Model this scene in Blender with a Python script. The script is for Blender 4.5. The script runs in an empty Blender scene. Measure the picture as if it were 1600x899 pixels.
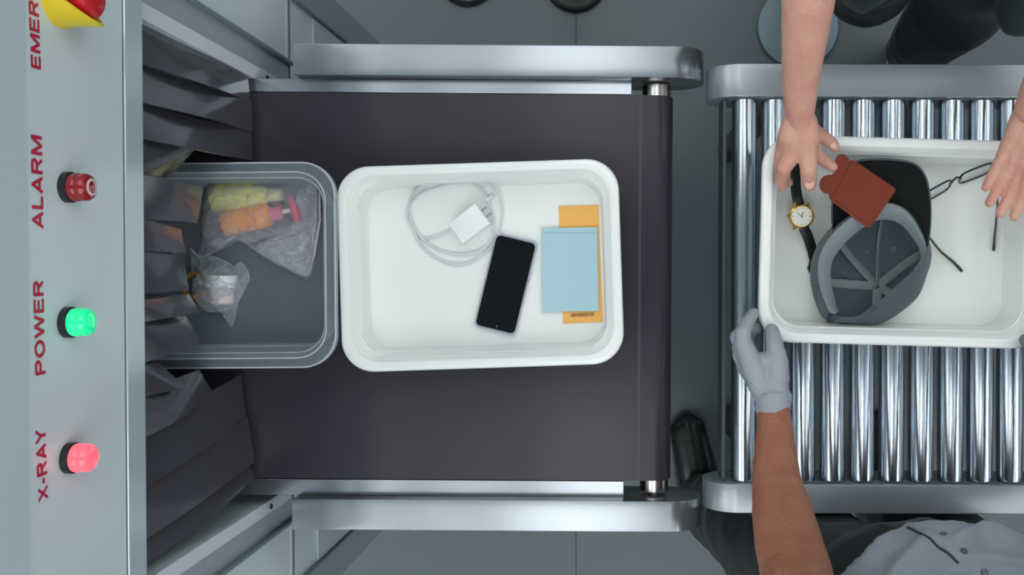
import bpy, bmesh, math, random
from mathutils import Vector, Matrix, noise
R = math.radians
random.seed(7)
C = bpy.context.scene.collection
# ------------------------------------------------------------------ camera, world, exposure
CAMZ = 2.15
FPX = 1400.0                       # focal length in pixels of the 1600 px wide frame
CX, CY = 970.0, 425.0              # foot of the camera's vertical in the frame
cam_d = bpy.data.cameras.new('camera'); cam = bpy.data.objects.new('camera', cam_d); C.objects.link(cam)
cam.location = (0, 0, CAMZ); cam.rotation_euler = (0, 0, 0)
cam_d.sensor_width = 36.0; cam_d.lens = FPX / 1600 * 36.0
cam_d.shift_x = -(CX - 800) / 1600.0
cam_d.shift_y = (CY - 449.5) / 1600.0
cam_d.clip_start = 0.01
sc = bpy.context.scene
sc.camera = cam
sc.view_settings.view_transform = 'Standard'; sc.view_settings.look = 'None'
sc.view_settings.gamma = 1.0; sc.view_settings.use_curve_mapping = False
sc.view_settings.exposure = 0.0
LIGHT = 2.4
w = bpy.data.worlds.new('world'); sc.world = w; w.use_nodes = True
w.node_tree.nodes['Background'].inputs[0].default_value = (0.62, 0.74, 0.8, 1)
w.node_tree.nodes['Background'].inputs[1].default_value = 0.12
sc.cycles.max_bounces = 10; sc.cycles.transparent_max_bounces = 24
sc.cycles.glossy_bounces = 6; sc.cycles.transmission_bounces = 8
sc.cycles.sample_clamp_indirect = 4.0
sc.cycles.blur_glossy = 0.3

def P(px, py, z):
    d = (CAMZ - z) / FPX
    return Vector(((px - CX) * d, -(py - CY) * d, z))

# ------------------------------------------------------------------ materials
def lin(c):
    c = c / 255.0
    return c / 12.92 if c <= 0.04045 else ((c + 0.055) / 1.055) ** 2.4
MC = {}
def mat(name, col, rough=0.5, metal=0.0, bump=0.0, bscale=200.0, var=0.0, vscale=6.0, emit=0.0, alpha=1.0,
        coat=0.0, sss=0.0, stretch=None, spec=0.5, rvar=0.0, ecol=None):
    if name in MC: return MC[name]
    m = bpy.data.materials.new(name); m.use_nodes = True
    nt = m.node_tree; b = nt.nodes['Principled BSDF']
    c = (lin(col[0]), lin(col[1]), lin(col[2]), 1)
    b.inputs['Base Color'].default_value = c
    b.inputs['Roughness'].default_value = rough
    b.inputs['Metallic'].default_value = metal
    b.inputs['Specular IOR Level'].default_value = spec
    if coat: b.inputs['Coat Weight'].default_value = coat; b.inputs['Coat Roughness'].default_value = 0.08
    if sss:
        b.inputs['Subsurface Weight'].default_value = sss
        b.inputs['Subsurface Radius'].default_value = (0.012, 0.005, 0.003); b.inputs['Subsurface Scale'].default_value = 1.0
    if emit:
        e = ecol or col
        b.inputs['Emission Color'].default_value = (lin(e[0]), lin(e[1]), lin(e[2]), 1)
        b.inputs['Emission Strength'].default_value = emit
    tc = nt.nodes.new('ShaderNodeTexCoord'); vec = tc.outputs['Object']
    if stretch:
        mp = nt.nodes.new('ShaderNodeMapping'); mp.inputs['Scale'].default_value = stretch
        nt.links.new(vec, mp.inputs['Vector']); vec = mp.outputs['Vector']
    if bump:
        n = nt.nodes.new('ShaderNodeTexNoise'); n.inputs['Scale'].default_value = bscale; n.inputs['Detail'].default_value = 4
        bp = nt.nodes.new('ShaderNodeBump'); bp.inputs['Strength'].default_value = bump; bp.inputs['Distance'].default_value = 0.001
        nt.links.new(vec, n.inputs['Vector']); nt.links.new(n.outputs['Fac'], bp.inputs['Height'])
        nt.links.new(bp.outputs['Normal'], b.inputs['Normal'])
    if var or rvar:
        n = nt.nodes.new('ShaderNodeTexNoise'); n.inputs['Scale'].default_value = vscale; n.inputs['Detail'].default_value = 5
        nt.links.new(vec, n.inputs['Vector'])
        if var:
            mx = nt.nodes.new('ShaderNodeMix'); mx.data_type = 'RGBA'
            mx.inputs['A'].default_value = [max(0, x * (1 - var)) for x in c[:3]] + [1]
            mx.inputs['B'].default_value = [min(1, x * (1 + var)) for x in c[:3]] + [1]
            nt.links.new(n.outputs['Fac'], mx.inputs['Factor']); nt.links.new(mx.outputs['Result'], b.inputs['Base Color'])
        if rvar:
            mr = nt.nodes.new('ShaderNodeMapRange'); mr.inputs['To Min'].default_value = max(0, rough - rvar); mr.inputs['To Max'].default_value = rough + rvar
            nt.links.new(n.outputs['Fac'], mr.inputs['Value']); nt.links.new(mr.outputs['Result'], b.inputs['Roughness'])
    MC[name] = m
    return m
def film(name, col, fac_lo, fac_hi, rough=0.12, bump=0.0, bscale=30.0, crease=0.0, cscale=30.0):
    """clear plastic: transparent sheet that turns milky and glossy at grazing angles"""
    m = bpy.data.materials.new(name); m.use_nodes = True; nt = m.node_tree
    b = nt.nodes['Principled BSDF']; out = nt.nodes['Material Output']
    b.inputs['Base Color'].default_value = (lin(col[0]), lin(col[1]), lin(col[2]), 1); b.inputs['Roughness'].default_value = rough
    b.inputs['Specular IOR Level'].default_value = 0.9
    t = nt.nodes.new('ShaderNodeBsdfTransparent'); t.inputs['Color'].default_value = (0.93, 0.96, 0.97, 1)
    lw = nt.nodes.new('ShaderNodeLayerWeight'); lw.inputs['Blend'].default_value = 0.45
    mr = nt.nodes.new('ShaderNodeMapRange'); mr.inputs['To Min'].default_value = fac_lo; mr.inputs['To Max'].default_value = fac_hi
    mx = nt.nodes.new('ShaderNodeMixShader')
    nt.links.new(lw.outputs['Facing'], mr.inputs['Value']); nt.links.new(mr.outputs['Result'], mx.inputs['Fac'])
    nt.links.new(t.outputs[0], mx.inputs[1]); nt.links.new(b.outputs[0], mx.inputs[2]); nt.links.new(mx.outputs[0], out.inputs['Surface'])
    if crease:      # whitened crease lines of crumpled film
        tc = nt.nodes.new('ShaderNodeTexCoord'); prev = mr.outputs['Result']
        for sc_, wd_ in ((cscale, 0.035), (cscale*2.3, 0.03)):
            n = nt.nodes.new('ShaderNodeTexNoise'); n.inputs['Scale'].default_value = sc_; n.inputs['Detail'].default_value = 0.6; n.inputs['Distortion'].default_value = 0.5
            s1 = nt.nodes.new('ShaderNodeMath'); s1.operation = 'SUBTRACT'; s1.inputs[1].default_value = 0.5
            s2 = nt.nodes.new('ShaderNodeMath'); s2.operation = 'ABSOLUTE'
            s3 = nt.nodes.new('ShaderNodeMapRange'); s3.inputs['From Max'].default_value = wd_; s3.inputs['To Min'].default_value = crease; s3.inputs['To Max'].default_value = 0.0
            s4 = nt.nodes.new('ShaderNodeMath'); s4.operation = 'MAXIMUM'
            nt.links.new(tc.outputs['Object'], n.inputs['Vector']); nt.links.new(n.outputs['Fac'], s1.inputs[0]); nt.links.new(s1.outputs[0], s2.inputs[0]); nt.links.new(s2.outputs[0], s3.inputs['Value'])
            nt.links.new(s3.outputs['Result'], s4.inputs[0]); nt.links.new(prev, s4.inputs[1]); prev = s4.outputs[0]
        nt.links.new(prev, mx.inputs['Fac'])
    if bump:
        tc = nt.nodes.new('ShaderNodeTexCoord'); n = nt.nodes.new('ShaderNodeTexNoise'); n.inputs['Scale'].default_value = bscale; n.inputs['Detail'].default_value = 5
        bp = nt.nodes.new('ShaderNodeBump'); bp.inputs['Strength'].default_value = bump; bp.inputs['Distance'].default_value = 0.004
        nt.links.new(tc.outputs['Object'], n.inputs['Vector']); nt.links.new(n.outputs['Fac'], bp.inputs['Height'])
        nt.links.new(bp.outputs['Normal'], b.inputs['Normal']); nt.links.new(bp.outputs['Normal'], lw.inputs['Normal'])
    MC[name] = m
    return m
def sheen(m, col, w_=0.4):
    b = m.node_tree.nodes['Principled BSDF']; b.inputs['Sheen Weight'].default_value = w_; b.inputs['Sheen Roughness'].default_value = 0.4
    return m
STEEL = mat('brushed_steel', (150, 155, 161), 0.20, 0.80, bump=0.05, bscale=60, stretch=(1, 40, 40))
STEEL2 = mat('satin_steel', (158, 164, 171), 0.30, 0.55, bump=0.05, bscale=60, stretch=(1, 40, 40))
STEELR = mat('polished_roller_steel', (178, 187, 197), 0.14, 0.95, bump=0.06, bscale=30, stretch=(30, 1.5, 30), rvar=0.04)
STEELP = mat('pulley_steel', (190, 185, 182), 0.2, 1.0)
DARKST = mat('dark_steel', (70, 76, 80), 0.4, 0.6)
PAINT = mat('scanner_paint', (208, 219, 224), 0.32, 0, bump=0.03, bscale=300, coat=0.15)
PAINT2 = mat('scanner_side_paint', (132, 145, 151), 0.35, 0)
FLANGE = mat('flange_paint', (228, 229, 238), 0.3, 0.1)
BELTM = mat('belt_rubber', (54, 51, 60), 0.24, 0, bump=0.06, bscale=500, var=0.07, vscale=7, spec=0.25)
RUBBER = mat('lead_rubber', (70, 70, 77), 0.22, 0, bump=0.02, bscale=15, spec=0.9, rvar=0.05, coat=0.5)
WHITE = mat('white_tray_plastic', (238, 240, 238), 0.16, 0, spec=0.5, bump=0.02, bscale=25)
RED = mat('red_print', (188, 22, 62), 0.5)
BLACKP = mat('black_plastic', (30, 32, 35), 0.35)
# ------------------------------------------------------------------ mesh helpers
def link(name, me, m, parent=None, smooth=False):
    o = bpy.data.objects.new(name, me); C.objects.link(o)
    if m:
        for x in (m if isinstance(m, (list, tuple)) else [m]): me.materials.append(x)
    if parent: o.parent = parent
    if smooth:
        for p in me.polygons: p.use_smooth = True
    return o
def tag(o, label=None, cat=None, group=None, kind=None):
    if label: o['label'] = label
    if cat: o['category'] = cat
    if group: o['group'] = group
    if kind: o['kind'] = kind
    return o
def empty(name, loc=(0, 0, 0), rz=0.0, label=None, cat=None, group=None):
    o = bpy.data.objects.new(name, None); C.objects.link(o); o.location = loc; o.rotation_euler = (0, 0, rz)
    o.empty_display_size = 0.05
    return tag(o, label, cat, group)
class MB:
    def __init__(s): s.bm = bmesh.new(); s.mi = 0
    def raw(s, vs, fs):
        v = [s.bm.verts.new(x) for x in vs]; out = []
        for f in fs:
            try:
                k = s.bm.faces.new([v[i] for i in f]); k.material_index = s.mi; out.append(k)
            except ValueError: pass
        return v, out
    def box(s, a, b, bev=0.0, seg=2):
        x0, y0, z0 = a; x1, y1, z1 = b
        v, f = s.raw([(x0,y0,z0),(x1,y0,z0),(x1,y1,z0),(x0,y1,z0),(x0,y0,z1),(x1,y0,z1),(x1,y1,z1),(x0,y1,z1)],
                     [(3,2,1,0),(4,5,6,7),(0,1,5,4),(1,2,6,5),(2,3,7,6),(3,0,4,7)])
        if bev:
            es = list({e for k in f for e in k.edges})
            bmesh.ops.bevel(s.bm, geom=es, offset=bev, segments=seg, profile=0.5, affect='EDGES', clamp_overlap=True)
        return s
    def loft(s, rings, cap0=True, cap1=True, closed=True):
        n = len(rings[0]); vs = [p for r in rings for p in r]; fs = []
        for i in range(len(rings) - 1):
            for j in range(n if closed else n - 1):
                k = (j + 1) % n
                fs.append((i*n+j, i*n+k, (i+1)*n+k, (i+1)*n+j))
        if cap0: fs.append(tuple(range(n))[::-1])
        if cap1: fs.append(tuple((len(rings)-1)*n + j for j in range(n)))
        s.raw(vs, fs); return s
    def tube(s, pts, r, n=10, flat=1.0, up=None):
        pts = [Vector(p) for p in pts]; rings = []
        rr = r if isinstance(r, (list, tuple)) else [r] * len(pts)
        prev = None
        for i, p in enumerate(pts):
            t = (pts[min(i+1, len(pts)-1)] - pts[max(i-1, 0)]).normalized()
            a = prev if prev is not None else (Vector(up) if up else (Vector((0,0,1)) if abs(t.z) < 0.9 else Vector((1,0,0))))
            a = (a - t * a.dot(t)).normalized(); prev = a; b = t.cross(a)
            rings.append([p + a * (math.cos(2*math.pi*k/n) * rr[i] * flat) + b * (math.sin(2*math.pi*k/n) * rr[i]) for k in range(n)])
        return s.loft(rings)
    def cyl(s, p0, p1, r, n=24): return s.tube([p0, p1], r, n)
    def lathe(s, prof, c=(0,0,0), n=32, axis='z'):
        c = Vector(c); rings = []
        for (r, h) in prof:
            ring = []
            for k in range(n):
                a = 2*math.pi*k/n; x, y = r*math.cos(a), r*math.sin(a)
                ring.append(c + (Vector((x, y, h)) if axis == 'z' else Vector((h, x, y)) if axis == 'x' else Vector((y, h, x))))
            rings.append(ring)
        return s.loft(rings)
    def prism(s, poly, z0, z1, bev=0.0, zf=None):
        zf = zf or (lambda x, y: 0.0)
        n = len(poly)
        v, f = s.raw([(x, y, z0 + zf(x, y)) for x, y in poly] + [(x, y, z1 + zf(x, y)) for x, y in poly],
                     [tuple(range(n))[::-1], tuple(range(n, 2*n))] + [(i, (i+1) % n, n+(i+1) % n, n+i) for i in range(n)])
        if bev:
            es = list({e for e in f[1].edges} | {e for e in f[0].edges})
            bmesh.ops.bevel(s.bm, geom=es, offset=bev, segments=2, profile=0.5, affect='EDGES', clamp_overlap=True)
        return s
    def build(s, name, m, parent=None, smooth=False, angle=None, fix=True):
        if fix: bmesh.ops.recalc_face_normals(s.bm, faces=s.bm.faces[:])
        me = bpy.data.meshes.new(name); s.bm.to_mesh(me); s.bm.free()
        o = link(name, me, m, parent, smooth)
        if smooth and angle is not None:
            try: me.set_sharp_from_angle(angle=R(angle))
            except Exception: pass
        return o
def rrect(hx, hy, r, n=8, cx=0, cy=0):
    out = []
    for (sx, sy, a0) in ((1,1,0),(-1,1,90),(-1,-1,180),(1,-1,270)):
        for k in range(n+1):
            a = R(a0 + 90*k/n); out.append((cx + sx*(hx-r) + r*math.cos(a), cy + sy*(hy-r) + r*math.sin(a)))
    return out
def cr(pts, n=8, closed=False):
    """Catmull-Rom through points"""
    pts = [Vector(p) for p in pts]; N = len(pts); out = []
    for i in range(N if closed else N - 1):
        if closed: a, b, c, d = pts[(i-1) % N], pts[i], pts[(i+1) % N], pts[(i+2) % N]
        else: a, b, c, d = pts[max(i-1,0)], pts[i], pts[i+1], pts[min(i+2,N-1)]
        for k in range(n):
            t = k/n
            out.append(0.5*((2*b) + (c-a)*t + (2*a-5*b+4*c-d)*t*t + (3*b-a-3*c+d)*t**3))
    if not closed: out.append(pts[-1])
    return out
def _arc(cx, cy, rx, ry, a0, a1, n=12):
    return [(cx+rx*math.cos(R(a0+(a1-a0)*k/n)), cy+ry*math.sin(R(a0+(a1-a0)*k/n))) for k in range(n+1)]
SW = 0.20; H_ = SW/2
GLYPH = {   # width, strokes (centre lines, capital height 1)
 'A': (0.98, [[(0.09, 0.02), (0.49, 0.93), (0.89, 0.02)], [(0.24, 0.30), (0.74, 0.30)]]),
 'L': (0.80, [[(H_+.02, 1), (H_+.02, H_), (0.76, H_)]]),
 'R': (0.96, [[(H_+.02, 0), (H_+.02, 1-H_), (0.50, 1-H_)] + _arc(0.54, 0.715, 0.24, 0.20, 90, -90)[0:] + [(0.12, 0.515)], [(0.48, 0.50), (0.84, 0.03)]]),
 'M': (1.14, [[(H_+.02, 0), (H_+.02, 0.97)], [(H_+.05, 0.95), (0.57, 0.08), (1.09-H_, 0.95)], [(1.12-H_, 0), (1.12-H_, 0.97)]]),
 'P': (0.88, [[(H_+.02, 0), (H_+.02, 1-H_), (0.48, 1-H_)] + _arc(0.52, 0.69, 0.25, 0.225, 90, -90) + [(0.12, 0.465)]]),
 'O': (1.06, [_arc(0.53, 0.5, 0.41, 0.415, 0, 360, 28)]),
 'W': (1.30, [[(0.07, 0.98), (0.34, 0.07), (0.65, 0.93), (0.96, 0.07), (1.23, 0.98)]]),
 'E': (0.86, [[(0.82, H_), (H_+.02, H_), (H_+.02, 1-H_), (0.80, 1-H_)], [(0.10, 0.52), (0.74, 0.52)]]),
 'X': (0.92, [[(0.08, 0.02), (0.84, 0.98)], [(0.08, 0.98), (0.84, 0.02)]]),
 '-': (0.48, [[(0.06, 0.38), (0.42, 0.38)]]),
 'Y': (0.92, [[(0.06, 0.98), (0.46, 0.45), (0.86, 0.98)], [(0.46, 0.47), (0.46, 0.0)]]),
 'G': (1.04, [_arc(0.53, 0.5, 0.41, 0.415, 50, 350, 24) + [(0.93, 0.46), (0.56, 0.46)]]),
 'N': (1.00, [[(H_+.02, 0), (H_+.02, 0.97)], [(H_+.03, 0.95), (0.97-H_, 0.05)], [(0.98-H_, 0.03), (0.98-H_, 1)]]),
 'C': (1.00, [_arc(0.53, 0.5, 0.41, 0.415, 48, 312, 24)])}
def word_mesh(word, length, cap, M, m, parent, sw=SW):
    """capital letters drawn as flat strokes, fitted to the given length and cap height"""
    x = 0.0; quads = []
    for ch in word:
        w_, strokes = GLYPH[ch]
        for st in strokes:
            for i in range(len(st)-1):
                a, b = Vector(st[i]), Vector(st[i+1]); d = (b-a)
                if d.length < 1e-6: continue
                d.normalize(); n_ = Vector((-d.y, d.x))*sw/2
                e0 = 0.0 if i == 0 else sw*0.30; e1 = 0.0 if i == len(st)-2 else sw*0.30
                quads.append([(q.x+x, min(1.0, max(0.0, q.y))) for q in (a-d*e0-n_, b+d*e1-n_, b+d*e1+n_, a-d*e0+n_)])
        x += w_ + 0.10
    x -= 0.10; vs = []; fs = []
    for k, q in enumerate(quads):
        vs += [M @ Vector((px_/x*length, py_*cap, 0.00002*(k % 3))) for px_, py_ in q]; fs.append((4*k, 4*k+1, 4*k+2, 4*k+3))
    me = bpy.data.meshes.new('lettering'); me.from_pydata([tuple(v) for v in vs], [], fs)
    return link('lettering', me, m, parent)

# ------------------------------------------------------------------ the room
RX0, RX1, RY0, RY1, RZ = -4.2, 4.4, -3.2, 3.2, 3.05
def floor_mat():
    m = mat('floor_vinyl', (82, 92, 97), 0.38, 0, bump=0.03, bscale=120, var=0.10, vscale=2.5, spec=0.45)
    return m
tag(MB().box((RX0, RY0, -0.1), (RX1, RY1, 0)).build('floor', floor_mat()), kind='structure')
s = MB()
for x in (-1.61, -0.1075, 1.39, 2.89):
    s.box((x-0.0015, RY0, 0.0001), (x+0.0015, RY1, 0.0008))
tag(s.build('trim_1', mat('floor_seam', (62, 70, 74), 0.6)), kind='structure')
WM = mat('wall_paint', (200, 208, 212), 0.7, bump=0.05, bscale=200); CM = mat('ceiling_paint', (226, 232, 234), 0.8)
tag(MB().box((RX0-0.1, RY0, 0), (RX0, RY1, RZ)).build('wall_left', WM), kind='structure')
tag(MB().box((RX1, RY0, 0), (RX1+0.1, RY1, RZ)).build('wall_right', WM), kind='structure')
tag(MB().box((RX0-0.1, RY1, 0), (RX1+0.1, RY1+0.1, RZ)).build('wall_back', WM), kind='structure')
tag(MB().box((RX0-0.1, RY0-0.1, 0), (RX1+0.1, RY0, RZ)).build('wall_front', WM), kind='structure')
tag(MB().box((RX0-0.1, RY0-0.1, RZ), (RX1+0.1, RY1+0.1, RZ+0.1)).build('ceiling', CM), kind='structure')
BB = mat('baseboard_paint', (60, 64, 68), 0.5)
tag(MB().box((RX0, RY1-0.015, 0), (RX1, RY1, 0.1)).build('baseboard_back', BB), kind='structure')
tag(MB().box((RX0, RY0, 0), (RX1, RY0+0.015, 0.1)).build('baseboard_front', BB), kind='structure')
def ceiling_light(cx, cy, hx, hy, st, label):
    t = empty('ceiling_light', (cx, cy, RZ), 0, label, 'ceiling light', 'ceiling light panels over the checkpoint')
    f = MB()
    for (a, b) in (((-hx-.02, -hy-.02), (hx+.02, -hy)), ((-hx-.02, hy), (hx+.02, hy+.02)), ((-hx-.02, -hy), (-hx, hy)), ((hx, -hy), (hx+.02, hy))):
        f.box((a[0], a[1], -0.03), (b[0], b[1], 0))
    f.build('frame', mat('lamp_frame', (225, 228, 230), 0.4), t)
    MB().box((-hx, -hy, -0.022), (hx, hy, -0.002)).build('diffuser', mat('lamp_diffuser_%d' % int(st*100), (255, 255, 255), 0.5, emit=st*LIGHT, ecol=(245, 250, 249)), t)
LAB = 'flat white rectangular ceiling light panel above the checkpoint'
for (x0, x1, st) in ((-3.8, -2.5, 1.0), (-2.25, -1.25, 1.1), (-1.12, -0.97, 1.6), (-0.78, -0.45, 0.75), (-0.30, 0.36, 1.5), (0.58, 0.95, 0.55), (1.22, 1.75, 1.0), (2.1, 3.1, 1.15), (3.4, 4.1, 1.4)):
    for (y0, y1, f) in ((0.45, 2.8, 0.85), (-2.8, -0.45, 1.05)):
        ceiling_light((x0+x1)/2, (y0+y1)/2, (x1-x0)/2, (y1-y0)/2, st*f, LAB)
# ------------------------------------------------------------------ x-ray scanner
XF = -0.5525; YC = -0.028
scn = empty('x_ray_scanner', (0, 0, 0), R(0.5), 'large grey-blue x-ray baggage scanner with button panel and rubber-curtained tunnel', 'x-ray scanner')
Zb, Zl, Zc = 1.116, 1.152, 1.315
# header with the buttons
hd = MB()
prof = [(-1.9, Zb), (XF-0.002, Zb), (XF, Zb+0.003), (XF, Zc-0.002), (XF-0.002, Zc), (XF-0.06, 1.50), (XF-0.10, 1.52), (-1.9, 1.52)]
hd.loft([[(x, YC+y, z) for x, z in prof] for y in (-0.57, 0.57)])
hd.build('header_housing', PAINT, scn)
# lower lip strip standing proud of the face, with a fine joint above it
MB().box((XF-0.004, YC-0.572, Zb-0.001), (XF+0.0025, YC+0.572, Zl), 0.0012).build('header_lip', mat('lip_paint', (196, 210, 218), 0.2, 0.25), scn)
MB().box((XF-0.001, YC-0.571, Zl+0.0003), (XF+0.0006, YC+0.571, Zl+0.0016)).build('panel_joint', mat('joint_grey', (92, 104, 110), 0.6), scn)
# upper trim plate (darker) above the crease
MB().loft([[(x, YC+y, z) for x, z in [(XF-0.0005, Zc), (XF+0.0012, Zc+0.001), (XF-0.059, 1.502), (XF-0.061, 1.50)]] for y in (-0.571, 0.571)]).build('upper_panel', mat('upper_panel_paint', (168, 182, 188), 0.3, 0), scn)
XH = -0.576
# tunnel body: floor block, side blocks, roof
hb = MB(); hb.box((-1.9, YC-0.575, 0.06), (XH, YC+0.575, 0.60), 0.004); hb.build('base_cabinet', mat('cabinet_paint', (218, 230, 235), 0.3), scn)
for sg, nm in ((1, 'side_cabinet'), (-1, 'side_cabinet')):
    a, b = sorted((YC+sg*0.336, YC+sg*0.575))
    MB().box((-1.9, a, 0.601), (XH, b, Zb)).build(nm, mat('cabinet_paint', (218, 230, 235), 0.3), scn)
    # bright flange and grey recess strip round the tunnel mouth
    a, b = sorted((YC+sg*0.336, YC+sg*0.357)); MB().box((XH, a, 0.61), (XH+0.006, b, Zb-0.001), 0.001).build('tunnel_flange', FLANGE, scn)
    a, b = sorted((YC+sg*0.358, YC+sg*0.392)); MB().box((XH, a, 0.60), (XH+0.003, b, Zb-0.001)).build('flange_backing', mat('flange_grey', (172, 176, 188), 0.3, 0.1), scn)
    a, b = sorted((YC+sg*0.392, YC+sg*0.397)); MB().box((XH, a, 0.59), (XH+0.012, b, Zb-0.001)).build('edge_bead', mat('bead_grey', (120, 136, 142), 0.3), scn)
    # corner column and lower seam lines
    a, b = sorted((YC+sg*0.512, YC+sg*0.578)); MB().box((XH-0.01, a, 0.02), (XH+0.010, b, 0.62), 0.003).build('corner_column', mat('column_grey', (150, 160, 166), 0.35), scn)
    a, b = sorted((YC+sg*0.40, YC+sg*0.51)); MB().box((XH, a, 0.10), (XH+0.004, b, 0.47), 0.002).build('access_panel', mat('access_paint', (190, 204, 209), 0.32), scn)
    MB().box((XH, sorted((YC+sg*0.3, YC+sg*0.575))[0], 0.586), (XH+0.002, sorted((YC+sg*0.3, YC+sg*0.575))[1], 0.590)).build('cabinet_seam', mat('joint_grey', (92, 104, 110), 0.6), scn)
    MB().lathe([(0.0045, 0), (0.0045, 0.002), (0.002, 0.003)], (XH+0.006, YC+sg*0.347, 0.70), 12, 'x').build('flange_screw', DARKST, scn)
MB().box((-1.9, YC-0.336, 0.601), (-1.88, YC+0.336, Zb)).build('tunnel_back', BLACKP, scn)
for sx in (-1.8, -0.68):
    for sy in (-0.5, 0.5):
        MB().lathe([(0.035, 0), (0.035, 0.015), (0.012, 0.02), (0.012, 0.06)], (sx, YC+sy, 0.0)).build('levelling_foot', DARKST, scn)
# lettering: reads upwards in the picture, tops towards the header's top
def face_pt(px, py):
    d = (-XF) * FPX / (CX - px)
    # undo the scanner's half-degree turn
    p = Vector(((px - CX) * d / FPX, -(py - CY) * d / FPX, CAMZ - d))
    return p
def on_face(px, py, out=0.0):
    a = R(0.5); dirx = (px - CX) / FPX; diry = -(py - CY) / FPX
    # ray (dirx,diry,-1)*t ; face plane: x*cos a + y*sin a = XF
    t = XF / (dirx*math.cos(a) + diry*math.sin(a))
    x, y, z = dirx*t, diry*t, CAMZ - t
    return Vector((x*math.cos(a)+y*math.sin(a) + out, -x*math.sin(a)+y*math.cos(a), z))
for word, a, b, cap in (('EMERGENCY', (63.5, 110), (54, -137), 0.0145), ('ALARM', (67.5, 358), (65, 213), 0.0165), ('POWER', (70.5, 585), (67, 437), 0.0150), ('X-RAY', (75, 779), (70, 668), 0.0150)):
    A = on_face(*a); B = on_face(*b); L = (B-A).length
    ux = (B-A).normalized(); uz = Vector((1, 0, 0)); uy = uz.cross(ux).normalized()
    M = Matrix(((ux.x, uy.x, uz.x, A.x+0.0005), (ux.y, uy.y, uz.y, A.y), (ux.z, uy.z, uz.z, A.z), (0, 0, 0, 1)))
    tag(word_mesh(word, L, cap, M, RED, scn), 'red word %s in capitals' % word)
# indicator lamps
def lamp(px, py, colr, em, glass, label, ecol=None):
    c = on_face(px, py)
    b = MB().lathe([(0.0155, 0), (0.0155, 0.006), (0.0135, 0.0075), (0.012, 0.0078)], c, 32, 'x').build('indicator_lamp', BLACKP, scn, True, 40); tag(b, label)
    l = MB().lathe([(0.0135, 0.006), (0.0142, 0.009), (0.0142, 0.0135), (0.0132, 0.0146), (0.0138, 0.0158), (0.0138, 0.0205), (0.0120, 0.0235), (0.007, 0.0250), (0.001, 0.0254)], c, 32, 'x').build('lens', mat(glass, colr, 0.12, emit=em, ecol=ecol or colr, coat=0.6), b, True, 50)
    return b
b = lamp(104, 293, (150, 10, 26), 0.0, 'red_lens_off', 'unlit dark red lamp beside ALARM')
c = on_face(104, 293)
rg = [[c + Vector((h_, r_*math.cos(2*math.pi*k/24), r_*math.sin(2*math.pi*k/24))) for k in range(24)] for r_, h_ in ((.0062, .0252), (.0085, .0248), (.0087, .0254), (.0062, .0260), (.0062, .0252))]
MB().loft(rg, False, False).build('lens_highlight', mat('lens_highlight_white', (225, 190, 200), 0.3), b)  # pale ring paints in the highlight on the unlit lens
lamp(104, 504, (20, 214, 140), 0.75, 'green_lens_lit', 'lit green lamp beside POWER')
lamp(107, 716, (255, 60, 80), 1.25, 'red_lens_lit', 'lit pink-red lamp beside X-RAY', (255, 96, 108))
# emergency stop: yellow shroud with a red mushroom head
c = on_face(92, -4)
es = MB()
N = 40; rings = []
# shroud: a half-round wall, open towards the top of the frame side
def arc(r, h0, h1, a0=-215, a1=35):
    return [(c.x+h, c.y + r*math.cos(R(a0+(a1-a0)*k/N)), c.z + r*math.sin(R(a0+(a1-a0)*k/N))) for k in range(N+1) for h in (0,)]
outer, inner = [], []
eb = MB().lathe([(0.030, 0), (0.030, 0.003), (0.0285, 0.004), (0.020, 0.004)], c, 40, 'x').build('emergency_stop', mat('yellow_plastic', (232, 204, 42), 0.35), scn, True, 40)
tag(eb, 'red mushroom stop button in a yellow shroud')
rg = []
for k in range(N+1):
    a = R(20 + 320*k/N)     # shroud wall opens towards +z
    hh = 0.010 + 0.030*max(0.0, math.cos(a - R(180)))**1.0
    rg.append([(c.x+0.003, c.y+0.0285*math.cos(a), c.z+0.0285*math.sin(a)), (c.x+hh, c.y+0.0285*math.cos(a), c.z+0.0285*math.sin(a)),
               (c.x+hh, c.y+0.0255*math.cos(a), c.z+0.0255*math.sin(a)), (c.x+0.003, c.y+0.0255*math.cos(a), c.z+0.0255*math.sin(a))])
MB().loft(rg).build('shroud', MC['yellow_plastic'], eb, True, 40)
MB().lathe([(0.010, 0.004), (0.010, 0.016), (0.0185, 0.020), (0.0205, 0.027), (0.0195, 0.034), (0.016, 0.037), (0.006, 0.038), (0.001, 0.038)], c, 40, 'x').build('stop_head', mat('red_plastic', (205, 28, 40), 0.3), eb, True, 40)

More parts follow.
